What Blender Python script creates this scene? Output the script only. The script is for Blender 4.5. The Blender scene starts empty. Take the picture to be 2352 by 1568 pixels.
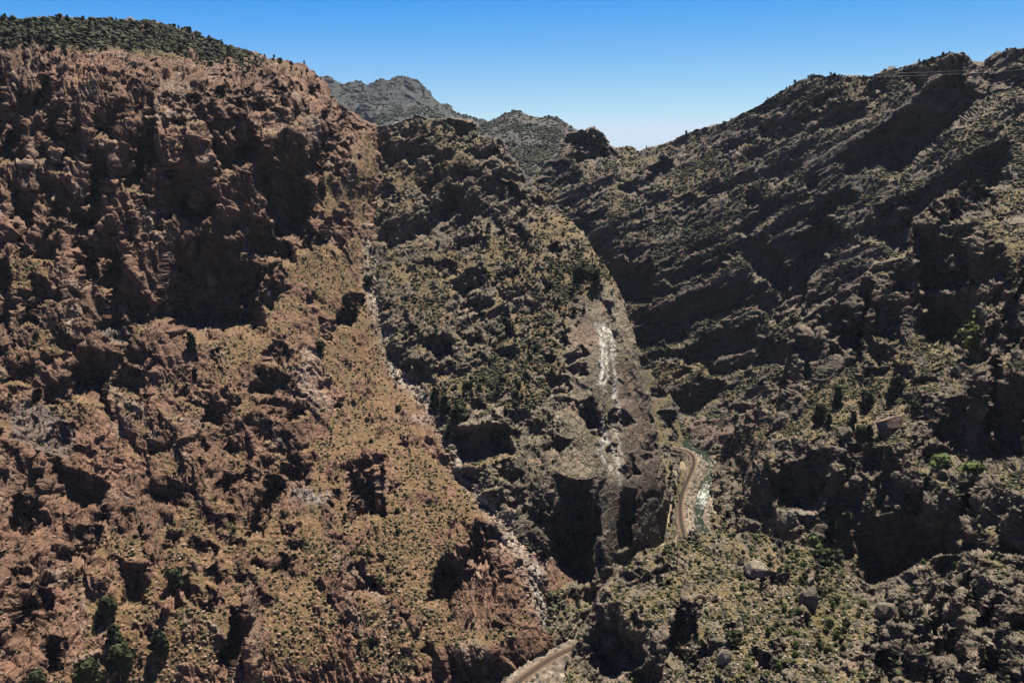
import bpy, math, time
import numpy as np
from mathutils import Vector, Matrix

T0 = time.time()
RES = 1.0            # mesh fineness multiplier (1 = final)
rng = np.random.default_rng(7)
C = bpy.context.scene.collection
scene = bpy.context.scene

# ------------------------------------------------------------------ camera geometry
# The survey frame is 2352 x 1568 units; a sight line through a point of that frame plus a forward
# distance in metres gives a place in the canyon.  River level is z = 0, the camera stands 300 m above it.
FW, FH, FOC = 2352.0, 1568.0, 1846.0
PITCH = math.radians(13.2)
CAM = np.array([0.0, 0.0, 300.0])
SP, CP = math.sin(PITCH), math.cos(PITCH)

def rays(u, v):
    a = (np.asarray(u, float) - FW / 2) / FOC
    b = -(np.asarray(v, float) - FH / 2) / FOC
    return np.stack([a, b * SP + CP, b * CP - SP], -1)

def place(u, v, Y):
    d = rays(u, v)
    return CAM + d * (np.asarray(Y, float) / d[..., 1])[..., None]

def on_level(u, v, z):
    d = rays(u, v)
    return CAM + d * ((z - CAM[2]) / d[..., 2])[..., None]

# ------------------------------------------------------------------ field evaluation (noise on points)
def _fields(P, setup):
    """Evaluate texture nodes on an (N,3) array of points; setup(nodes, links) returns {name: (socket, type)}."""
    n = len(P)
    me = bpy.data.meshes.new("field_points")
    me.vertices.add(n)
    me.vertices.foreach_set("co", np.ascontiguousarray(P, np.float32).ravel())
    ob = bpy.data.objects.new("field_points", me)
    C.objects.link(ob)
    ng = bpy.data.node_groups.new("field_eval", "GeometryNodeTree")
    ng.interface.new_socket("Geometry", in_out="INPUT", socket_type="NodeSocketGeometry")
    ng.interface.new_socket("Geometry", in_out="OUTPUT", socket_type="NodeSocketGeometry")
    gi = ng.nodes.new("NodeGroupInput"); go = ng.nodes.new("NodeGroupOutput")
    outs = setup(ng.nodes, ng.links)
    last = gi.outputs[0]
    for name, (sock, typ) in outs.items():
        st = ng.nodes.new("GeometryNodeStoreNamedAttribute")
        st.data_type = typ
        st.domain = "POINT"
        st.inputs["Name"].default_value = name
        ng.links.new(last, st.inputs["Geometry"])
        ng.links.new(sock, st.inputs["Value"])
        last = st.outputs[0]
    ng.links.new(last, go.inputs[0])
    md = ob.modifiers.new("f", "NODES"); md.node_group = ng
    dg = bpy.context.evaluated_depsgraph_get()
    ev = ob.evaluated_get(dg)
    res = {}
    for name, (sock, typ) in outs.items():
        at = ev.data.attributes[name]
        if typ == "FLOAT":
            arr = np.empty(n, np.float32); at.data.foreach_get("value", arr)
        else:
            arr = np.empty(n * 3, np.float32); at.data.foreach_get("vector", arr); arr = arr.reshape(n, 3)
        res[name] = arr
    bpy.data.objects.remove(ob); bpy.data.meshes.remove(me); bpy.data.node_groups.remove(ng)
    return res

def noise(P, size, detail=4.0, rough=0.55, kind="FBM", seed=0.0, lac=2.0):
    """About -0.5..0.5 for FBM"""
    def setup(N, L):
        t = N.new("ShaderNodeTexNoise")
        t.noise_dimensions = "3D"; t.noise_type = kind; t.normalize = (kind == "FBM")
        t.inputs["Scale"].default_value = 1.0
        t.inputs["Detail"].default_value = detail
        t.inputs["Roughness"].default_value = rough
        t.inputs["Lacunarity"].default_value = lac
        return {"n": (t.outputs[0], "FLOAT")}
    r = _fields(np.asarray(P) / size + np.array([seed, seed * 1.7, -seed * .6]), setup)["n"]
    return (r - 0.5) * 2 if kind == "FBM" else r

def cells(P, size, seed=0.0, rnd=1.0, metric="EUCLIDEAN"):
    """Voronoi cells: (distance, vector from cell centre in units of size, random colour)"""
    Q = np.asarray(P) / size + np.array([seed, seed * 1.7, -seed * .6])
    def setup(N, L):
        t = N.new("ShaderNodeTexVoronoi")
        t.voronoi_dimensions = "3D"; t.feature = "F1"; t.distance = metric
        t.inputs["Scale"].default_value = 1.0
        t.inputs["Randomness"].default_value = rnd
        return {"d": (t.outputs["Distance"], "FLOAT"), "c": (t.outputs["Color"], "FLOAT_VECTOR"),
                "p": (t.outputs["Position"], "FLOAT_VECTOR")}
    r = _fields(Q, setup)
    return r["d"], Q - r["p"], r["c"]

def smooth(e0, e1, x):
    t = np.clip((x - e0) / (e1 - e0), 0, 1)
    return t * t * (3 - 2 * t)

# ------------------------------------------------------------------ helpers for plane interpolation
def rbf_fit(pts):
    p = np.array(pts, float)
    x = p[:, :2] / 500.0
    n = len(p)
    d = np.linalg.norm(x[:, None] - x[None], axis=-1)
    K = np.where(d > 1e-9, d * d * np.log(np.maximum(d, 1e-9)), 0) + np.eye(n) * 1e-3
    A = np.zeros((n + 3, n + 3)); A[:n, :n] = K
    A[:n, n] = 1; A[:n, n + 1:] = x; A[n, :n] = 1; A[n + 1:, :n] = x.T
    b = np.zeros(n + 3); b[:n] = np.log(p[:, 2])
    w = np.linalg.solve(A, b)
    def f(u, v):
        q = np.stack([u, v], -1).reshape(-1, 2) / 500.0
        out = np.empty(len(q))
        for i in range(0, len(q), 20000):
            s = q[i:i + 20000]
            dd = np.linalg.norm(s[:, None] - x[None], axis=-1)
            ph = np.where(dd > 1e-9, dd * dd * np.log(np.maximum(dd, 1e-9)), 0)
            out[i:i + 20000] = ph @ w[:n] + w[n] + s @ w[n + 1:]
        return np.exp(out).reshape(np.shape(u))
    return f

def seg_dist(u, v, line, closed=False):
    """distance, nearest point, parameter along a polyline"""
    L = np.array(line, float)
    if closed: L = np.vstack([L, L[:1]])
    best = np.full(u.shape, 1e18); bu = np.zeros(u.shape); bv = np.zeros(u.shape)
    for (a, b) in zip(L[:-1], L[1:]):
        e = b - a; ll = max(e @ e, 1e-9)
        t = np.clip(((u - a[0]) * e[0] + (v - a[1]) * e[1]) / ll, 0, 1)
        pu = a[0] + t * e[0]; pv = a[1] + t * e[1]
        d = (u - pu) ** 2 + (v - pv) ** 2
        m = d < best
        best = np.where(m, d, best); bu = np.where(m, pu, bu); bv = np.where(m, pv, bv)
    return np.sqrt(best), bu, bv

def inside(u, v, poly):
    L = np.array(poly, float); r = np.zeros(u.shape, bool)
    j = len(L) - 1
    for i in range(len(L)):
        yi, yj = L[i, 1], L[j, 1]
        if yi != yj:
            c = ((yi > v) != (yj > v)) & (u < (L[j, 0] - L[i, 0]) * (v - yi) / (yj - yi) + L[i, 0])
            r ^= c
        j = i
    return r

def blob(u, v, b):
    """soft rotated ellipse mask; b = (cu, cv, ru, rv, angle)"""
    cu, cv, ru, rv, an = b
    ca, sa = math.cos(math.radians(an)), math.sin(math.radians(an))
    x = ((u - cu) * ca + (v - cv) * sa) / ru
    y = (-(u - cu) * sa + (v - cv) * ca) / rv
    return np.exp(-(x * x + y * y) ** 1.5)

# ------------------------------------------------------------------ object helpers
def tag(o, label=None, cat=None, group=None, kind=None):
    if label: o["label"] = label
    if cat: o["category"] = cat
    if group: o["group"] = group
    if kind: o["kind"] = kind
    return o

def mesh_from(name, V, F, mat, smooth_shade=False, link=True, attrs=None, parent=None):
    """V (N,3); F (M,k) array of one face size"""
    V = np.asarray(V, np.float32); F = np.asarray(F, np.int32)
    me = bpy.data.meshes.new(name)
    me.vertices.add(len(V)); me.vertices.foreach_set("co", V.ravel())
    k = F.shape[1]
    me.loops.add(F.size); me.loops.foreach_set("vertex_index", F.ravel())
    me.polygons.add(len(F))
    me.polygons.foreach_set("loop_start", np.arange(0, F.size, k, dtype=np.int32))
    me.polygons.foreach_set("loop_total", np.full(len(F), k, np.int32))
    if smooth_shade: me.polygons.foreach_set("use_smooth", np.ones(len(F), bool))
    me.update(calc_edges=True)
    for an, arr in (attrs or {}).items():
        arr = np.asarray(arr, np.float32)
        if arr.ndim == 2:
            a = me.attributes.new(an, "FLOAT_COLOR", "POINT")
            full = np.ones((len(V), 4), np.float32); full[:, :3] = arr
            a.data.foreach_set("color", full.ravel())
        else:
            a = me.attributes.new(an, "FLOAT", "POINT"); a.data.foreach_set("value", arr)
    if mat: me.materials.append(mat)
    if not link: return me
    o = bpy.data.objects.new(name, me); C.objects.link(o)
    if parent: o.parent = parent
    return o

# ------------------------------------------------------------------ materials
def new_mat(name, rough=0.9):
    m = bpy.data.materials.new(name); m.use_nodes = True
    b = m.node_tree.nodes["Principled BSDF"]
    b.inputs["Roughness"].default_value = rough
    b.inputs["Specular IOR Level"].default_value = 0.15
    return m, m.node_tree.nodes, m.node_tree.links, b

def rock_material(name, grain, bump=0.5, crack=True):
    """ground colour from the 'tint' attribute, mottled by noise and split by cracks; grain in metres"""
    m, N, L, b = new_mat(name, 0.92)
    at = N.new("ShaderNodeAttribute"); at.attribute_name = "tint"
    tc = N.new("ShaderNodeTexCoord")
    def math_(op, x, y):
        n = N.new("ShaderNodeMath"); n.operation = op
        for i, q in enumerate((x, y)):
            if isinstance(q, (int, float)): n.inputs[i].default_value = q
            else: L.new(q, n.inputs[i])
        return n.outputs[0]
    def maprange(x, a0, a1, b0, b1):
        r = N.new("ShaderNodeMapRange")
        for i, q in enumerate((a0, a1, b0, b1)): r.inputs[i + 1].default_value = q
        L.new(x, r.inputs[0]); return r.outputs[0]
    n1 = N.new("ShaderNodeTexNoise"); n1.inputs["Scale"].default_value = 1 / grain
    n1.inputs["Detail"].default_value = 5; n1.inputs["Roughness"].default_value = 0.7
    L.new(tc.outputs["Object"], n1.inputs["Vector"])
    fac = maprange(n1.outputs[0], .3, .7, .45, 1.6)
    n2 = N.new("ShaderNodeTexNoise"); n2.inputs["Scale"].default_value = 1.6 / grain
    n2.inputs["Detail"].default_value = 6; n2.inputs["Roughness"].default_value = 0.65
    L.new(tc.outputs["Object"], n2.inputs["Vector"])
    height = n2.outputs[0]
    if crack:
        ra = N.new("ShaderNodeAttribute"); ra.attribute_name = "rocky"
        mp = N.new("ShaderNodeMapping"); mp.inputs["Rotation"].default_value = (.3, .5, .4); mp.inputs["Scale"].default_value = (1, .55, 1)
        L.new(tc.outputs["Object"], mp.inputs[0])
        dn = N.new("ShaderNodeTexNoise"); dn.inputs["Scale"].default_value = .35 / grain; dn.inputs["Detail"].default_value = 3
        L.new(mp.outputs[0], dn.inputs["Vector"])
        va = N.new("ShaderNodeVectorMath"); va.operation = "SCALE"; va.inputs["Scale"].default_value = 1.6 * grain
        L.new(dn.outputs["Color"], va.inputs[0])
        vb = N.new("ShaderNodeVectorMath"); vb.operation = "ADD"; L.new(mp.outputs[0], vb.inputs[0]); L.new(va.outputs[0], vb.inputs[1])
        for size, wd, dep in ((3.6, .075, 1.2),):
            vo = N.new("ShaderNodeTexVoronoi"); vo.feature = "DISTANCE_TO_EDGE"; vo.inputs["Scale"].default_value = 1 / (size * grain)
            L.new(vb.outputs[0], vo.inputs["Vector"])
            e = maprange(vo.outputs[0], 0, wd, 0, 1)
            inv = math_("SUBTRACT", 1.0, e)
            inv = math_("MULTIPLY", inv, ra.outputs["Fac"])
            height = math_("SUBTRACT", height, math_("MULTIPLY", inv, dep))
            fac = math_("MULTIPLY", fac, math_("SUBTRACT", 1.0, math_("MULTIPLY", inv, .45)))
    mx = N.new("ShaderNodeVectorMath"); mx.operation = "SCALE"
    L.new(at.outputs["Color"], mx.inputs[0]); L.new(fac, mx.inputs["Scale"])
    L.new(mx.outputs[0], b.inputs["Base Color"])
    bp = N.new("ShaderNodeBump"); bp.inputs["Strength"].default_value = bump
    bp.inputs["Distance"].default_value = grain * 0.6
    L.new(height, bp.inputs["Height"])
    L.new(bp.outputs[0], b.inputs["Normal"])
    return m

def leaf_material(name, c0, c1, size=1.0):
    m, N, L, b = new_mat(name, 0.85)
    g = N.new("ShaderNodeNewGeometry")
    n = N.new("ShaderNodeTexNoise"); n.inputs["Scale"].default_value = size; n.inputs["Detail"].default_value = 3
    L.new(g.outputs["Position"], n.inputs["Vector"])
    rp = N.new("ShaderNodeValToRGB")
    rp.color_ramp.elements[0].position = 0.35; rp.color_ramp.elements[1].position = 0.68
    rp.color_ramp.elements[0].color = (*c0, 1); rp.color_ramp.elements[1].color = (*c1, 1)
    L.new(n.outputs[0], rp.inputs[0])
    L.new(rp.outputs[0], b.inputs["Base Color"])
    return m

def plain_material(name, col, rough=0.8, metal=0.0, var=0.25, size=1.0):
    m, N, L, b = new_mat(name, rough)
    g = N.new("ShaderNodeTexCoord")
    n = N.new("ShaderNodeTexNoise"); n.inputs["Scale"].default_value = size; n.inputs["Detail"].default_value = 4
    L.new(g.outputs["Object"], n.inputs["Vector"])
    rp = N.new("ShaderNodeValToRGB")
    rp.color_ramp.elements[0].position = 0.3; rp.color_ramp.elements[1].position = 0.7
    rp.color_ramp.elements[0].color = (*[c * (1 - var) for c in col], 1)
    rp.color_ramp.elements[1].color = (*[min(1, c * (1 + var)) for c in col], 1)
    L.new(n.outputs[0], rp.inputs[0]); L.new(rp.outputs[0], b.inputs["Base Color"])
    b.inputs["Metallic"].default_value = metal
    return m

# ------------------------------------------------------------------ landforms
LAND = {}
ALB = 0.305

def axis(lo, hi, step, f0, f1):
    """grid axis, fine between f0 and f1, coarser beyond the part the photograph covers"""
    f0 = max(lo, f0); f1 = min(hi, f1)
    mid = np.arange(f0, f1, step)
    pre = np.arange(f0 - 5 * step, lo, -5 * step)[::-1]
    post = np.arange(f1, hi, 5 * step)
    return np.concatenate([pre, mid, post])

def landform(name, poly, ctrl, step, mat, sc=1.0, e=(0, 0, 1), st=2.0, over=(), lines=(), bulge=(), soil=(), bare=(),
             auto=None, skirt=40, back=4.0, rock=((.2, .12, .085), (.14, .09, .07)), earth=((.27, .18, .10), (.2, .15, .085)),
             paint=(), amp=1.0, flat=(0.62, 0.85), seed=1.0, big=1.0, outcrop=.05, grit=1.0, beds=(), calm=(), maxv=1700, label=None):
    t0 = time.time()
    step = step / RES
    A = np.array(poly, float)
    U = axis(A[:, 0].min() - skirt, A[:, 0].max() + skirt, step, -25, 2377)
    V = axis(A[:, 1].min() - skirt, min(A[:, 1].max() + skirt, maxv), step, -30, 1593)
    u, v = np.meshgrid(U, V)
    u = u.astype(float); v = v.astype(float)
    shp = u.shape
    ins = inside(u, v, poly)
    sd, nu, nv = seg_dist(u, v, poly, True)
    out = ~ins
    keep = ins | (sd < skirt)
    # base distance from the survey points
    f = rbf_fit(ctrl)
    cu = np.linspace(U[0], U[-1], 110); cv = np.linspace(V[0], V[-1], 110)
    gu, gv = np.meshgrid(cu, cv)
    G = f(gu, gv)
    su = np.where(out, nu, u); sv = np.where(out, nv, v)
    def bil(x, y):
        fx = np.clip((x - cu[0]) / (cu[1] - cu[0]), 0, 108.999); fy = np.clip((y - cv[0]) / (cv[1] - cv[0]), 0, 108.999)
        ix = fx.astype(int); iy = fy.astype(int); fx = fx - ix; fy = fy - iy
        return (G[iy, ix] * (1 - fx) + G[iy, ix + 1] * fx) * (1 - fy) + (G[iy + 1, ix] * (1 - fx) + G[iy + 1, ix + 1] * fx) * fy
    Y = bil(su, sv)
    P = place(su, sv, Y).reshape(-1, 3)
    # warp the outlines of cliffs and gullies so none is straight
    w1 = noise(P, 45 * sc, 5, 0.6, seed=seed).reshape(shp); w2 = noise(P, 45 * sc, 5, 0.6, seed=seed + 9).reshape(shp)
    wu = su + 38 * w1; wv = sv + 38 * w2
    dY = np.zeros(shp)
    cliffm = np.zeros(shp)
    overs = list(over)
    if auto:
        for (n, hw, hh, an, asd, k, box) in auto:
            r = np.random.default_rng(int(seed * 10) + n)
            c = 0
            while c < n:
                x = r.uniform(box[0], box[2]); y = r.uniform(box[1], box[3])
                if not inside(np.array([x]), np.array([y]), poly)[0]: continue
                overs.append((x, y, r.uniform(*hw), r.uniform(*hh), r.normal(an, asd), k * r.uniform(.6, 1.2))); c += 1
    for (x, y, hw, hh, an, k) in overs:
        R = max(hw, hh) * 1.9
        i0, i1 = np.searchsorted(V, [y - R, y + R]); j0, j1 = np.searchsorted(U, [x - R, x + R])
        if i1 <= i0 or j1 <= j0: continue
        sl = (slice(i0, i1), slice(j0, j1))
        ca, sa = math.cos(math.radians(an)), math.sin(math.radians(an))
        s = ((wu[sl] - x) * ca + (wv[sl] - y) * sa) / hw
        q = (-(wu[sl] - x) * sa + (wv[sl] - y) * ca) / hh
        ramp = np.where(q < 1, np.clip((q + 1) / 2, 0, 1) ** 0.8, 1 - smooth(1.0, 1.45, q))
        win = 1 - smooth(0.75, 1.05, np.abs(s) + 0.12 * q)
        dY[sl] = np.maximum(dY[sl], k * min(1, 58 / hh) ** .5 * (1 + .8 * w2[sl]) * (2 * hh * Y[sl] / FOC) * ramp * win)
        cliffm[sl] = np.maximum(cliffm[sl], win * (np.abs(q) < 1.02))
    for (pl, wd, dm) in lines:
        L = np.array(pl, float)
        i0, i1 = np.searchsorted(V, [L[:, 1].min() - 3 * wd - 40, L[:, 1].max() + 3 * wd + 40])
        j0, j1 = np.searchsorted(U, [L[:, 0].min() - 3 * wd - 40, L[:, 0].max() + 3 * wd + 40])
        sl = (slice(i0, i1), slice(j0, j1))
        d, _, _ = seg_dist(su[sl] + 14 * w1[sl], sv[sl] + 14 * w2[sl], pl)
        dY[sl] += dm * np.exp(-(d / wd) ** 1.5)
    for (x, y, ru, rv, an, dm) in bulge:
        dY -= dm * blob(su + 14 * w1, sv + 14 * w2, (x, y, ru, rv, an))
    Y = Y + dY
    # behind the crest the land runs back and down
    o2 = np.where(out, sd, 0)
    P = place(su - 0.35 * (u - su) * out, sv - 0.35 * (v - sv) * out, Y + back * o2)
    def normals(P):
        du = np.gradient(P, axis=1); dv = np.gradient(P, axis=0)
        n = np.cross(dv, du); n /= np.maximum(np.linalg.norm(n, axis=-1, keepdims=True), 1e-9)
        n *= np.where((n * (CAM - P)).sum(-1, keepdims=True) < 0, -1, 1)
        return n
    n0 = normals(P)
    # soften the direction of displacement
    for _ in range(8):
        n0[1:-1, 1:-1] = (n0[1:-1, 1:-1] * 2 + n0[:-2, 1:-1] + n0[2:, 1:-1] + n0[1:-1, :-2] + n0[1:-1, 2:])
        n0 /= np.maximum(np.linalg.norm(n0, axis=-1, keepdims=True), 1e-9)
    # soil or rock
    Pf = P.reshape(-1, 3)
    ev = np.array(e, float); ev /= np.linalg.norm(ev)
    Q = Pf - (1 - 1 / st) * (Pf @ ev)[:, None] * ev
    m1 = noise(Pf, 28 * sc, 6, 0.62, seed=seed + 3).reshape(shp)
    S = smooth(flat[0], flat[1], n0[..., 2] + 0.5 * m1) * 0.85
    for b in soil: S = np.maximum(S, smooth(0.28, 0.62, blob(su, sv, b[:5]) + 0.45 * m1) * (b[5] if len(b) > 5 else 1))
    for b in bare: S = S * (1 - smooth(0.25, 0.6, blob(su, sv, b) + 0.3 * m1))
    S = S * (1 - 0.9 * cliffm)
    # outcrops breaking through the soil
    oc = noise(Q, 16 * sc, 5, 0.62, seed=seed + 4).reshape(shp)
    crop = smooth(outcrop, outcrop + .18, oc)
    S0 = S
    S = S * (1 - .95 * crop)
    # displacement
    calmf = np.ones(shp)
    for c in calm: calmf *= 1 - c[5] * smooth(.15, .6, blob(su, sv, c[:5]) + .15 * m1)
    amp_ = amp * calmf
    gritf = grit * (.15 + 1.05 * smooth(-.25, .35, noise(Q, 38 * sc, 4, .55, seed=seed + 2).reshape(shp)))
    rid = 1 - 2 * np.abs(noise(Q, 48 * sc, 4, 0.55, seed=seed + 5))
    d = (rid - 0.6).reshape(shp) * 5.0 * sc * amp_ * big * (1 - 0.75 * S0)
    rid2 = 1 - 2 * np.abs(noise(Q, 17 * sc, 5, 0.6, seed=seed + 6))
    d += (rid2 - 0.6).reshape(shp) * .8 * sc * amp_ * (1 - 0.85 * S)
    Q5 = Pf - (1 - 1 / (st * 2.2)) * (Pf @ ev)[:, None] * ev
    rid3 = 1 - 2 * np.abs(noise(Q5, 6.5 * sc, 4, 0.6, seed=seed + 7))
    d += (rid3 - 0.6).reshape(shp) * .8 * sc * amp_ * gritf * (1 - 0.9 * S)
    d += np.clip(oc - outcrop, 0, .4) * 6 * sc * S0
    wq = noise(Pf, 22 * sc, 3, seed=seed + 21)[:, None] * 3.0 * sc
    # frame of the joint system: long axis, across, bed normal
    bn = np.array(beds[0][0] if beds else (-.5, .2, .85), float); bn -= ev * (bn @ ev); bn /= np.linalg.norm(bn)
    JF = np.stack([ev, np.cross(bn, ev), bn], 1)
    J = Pf @ JF
    Jq = J / np.array([st, 1.0, .8]) + wq
    tintv = np.zeros(shp)
    fault = None
    for i, (cs, of, ti) in enumerate(((26, 5.2, .17), (12.0, 3.6, .24), (5.4, 1.7, .30), (2.5, .8, .32))):
        dist, vec, col = cells(Jq, cs * sc, seed + 50 + i, .9, "CHEBYCHEV" if i < 3 else "EUCLIDEAN")
        fac = (col[:, 0] - .5) * of * sc + (vec[:, 2] * (.35 + col[:, 2]) + vec[:, 1] * (col[:, 1] - .5) * 1.6) * ti * cs * sc
        rockw = 1 - S * (0.97, 0.93, 0.8, .6)[i]
        d += fac.reshape(shp) * rockw * amp_ * ((.6 + .4 * gritf) if i < 2 else gritf)
        tintv += ((col[:, 1] - .5) * (0.5, .7, .5, .35)[i]).reshape(shp)
        if i == 0: fault = col[:, 2]
    # beds and joint slabs: each bed leans out to a sharp lip and is cut back above it
    bw = noise(Pf, 30 * sc, 5, .6, seed=seed + 71) * .55
    for (nb, per, ab) in beds:
        nb = np.array(nb, float); nb /= np.linalg.norm(nb)
        x = (Pf @ nb) / (per * sc) + bw + fault * .8
        k = np.floor(x); f_ = x - k
        hsh = np.abs(np.sin(k * 12.9898 + seed * 3.1)) * 4375.85; hsh = hsh - np.floor(hsh)
        prof = f_ * (1 - smooth(.84, 1.0, f_)) - .4
        d += (prof * ab * per * sc * (.35 + hsh)).reshape(shp) * amp_ * (1 - .88 * S)
        tintv += ((hsh - .5) * .35).reshape(shp)
    # clusters of small stones and hummocks on the open ground
    dist, vec, col = cells(Pf, 2.4 * sc, seed + 77)
    d += (np.clip(0.55 - dist, 0, 1) * (col[:, 0] > .5) * 2.2 * sc * (.4 + col[:, 1])).reshape(shp) * S * 0.8
    d += noise(Pf, 9 * sc, 4, .6, seed=seed + 8).reshape(shp) * 1.6 * sc * S
    fine = noise(Pf, 2.6 * sc, 4, 0.7, seed=seed + 11).reshape(shp)
    d += fine * 0.5 * sc * amp_ * (.4 + .6 * gritf) * (1 - .3 * S)
    fade = np.clip(1 - o2 / skirt, 0.2, 1)
    P = P + n0 * (d * fade)[..., None]
    # ground colour
    t1 = smooth(-.35, .35, noise(Pf, 60 * sc, 4, .55, seed=seed + 13).reshape(shp) + .3 * tintv)[..., None]
    colr = np.array(rock[0]) * (1 - t1) + np.array(rock[1]) * t1
    if len(rock) > 2:
        t2 = smooth(.1, .45, noise(Q, 33 * sc, 5, .6, seed=seed + 15).reshape(shp) + .35 * tintv)[..., None]
        colr = colr * (1 - t2) + np.array(rock[2]) * t2
    colr = colr * (1 + .55 * tintv[..., None])
    t3 = smooth(-.3, .4, noise(Pf, 20 * sc, 5, .6, seed=seed + 17).reshape(shp))[..., None]
    cole = np.array(earth[0]) * (1 - t3) + np.array(earth[1]) * t3
    grass = smooth(.05, .3, noise(Pf, 4.5 * sc, 4, .75, seed=seed + 19).reshape(shp) + .12 * m1)[..., None] * .6
    cole = cole * (1 - grass) + np.array((.155, .14, .055)) * grass
    stone = ((dist < .4) & (col[:, 0] > .5)).reshape(shp)[..., None] * .75
    cole = cole * (1 - stone) + np.array(rock[0]) * 1.35 * stone
    Sx = smooth(.3, .6, S + .25 * fine)[..., None]
    tint = colr * (1 - Sx) + cole * Sx
    for pt in paint:
        if pt[0] == "line":
            _, pl, wd, colp, a = pt
            wob = .35 if wd > 10 else 1
            dd, _, _ = seg_dist(su + (20 * w1 + 10 * fine) * wob, sv + 14 * w2 * wob, pl)
            w = np.exp(-(dd / wd) ** 2) * a * smooth(-.6, 0, fine + .15)
        else:
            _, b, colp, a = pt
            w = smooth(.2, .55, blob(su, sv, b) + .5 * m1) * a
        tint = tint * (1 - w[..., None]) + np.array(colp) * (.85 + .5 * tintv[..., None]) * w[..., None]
    tint = np.clip(tint * ALB, .005, .9)
    # faces
    idx = -np.ones(shp, np.int64)
    kp = keep
    idx[kp] = np.arange(kp.sum())
    q = np.stack([idx[:-1, :-1], idx[1:, :-1], idx[1:, 1:], idx[:-1, 1:]], -1).reshape(-1, 4)
    q = q[(q >= 0).all(1)]
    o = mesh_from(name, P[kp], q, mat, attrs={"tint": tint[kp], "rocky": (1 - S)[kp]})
    tag(o, label=label, kind="structure")
    nn = normals(P)
    LAND[name] = dict(u=su, v=sv, P=P, n=n0, nn=nn, S=S, ins=ins, cliff=cliffm, m1=m1, obj=o, U=U, V=V, grid=(u, v))
    print(name, shp, int(kp.sum()), "verts", round(time.time() - t0, 1), "s")
    return o

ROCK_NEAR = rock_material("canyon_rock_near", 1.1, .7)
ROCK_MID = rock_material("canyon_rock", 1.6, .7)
ROCK_FAR = rock_material("mountain_rock", 9.0, .6)

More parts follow.
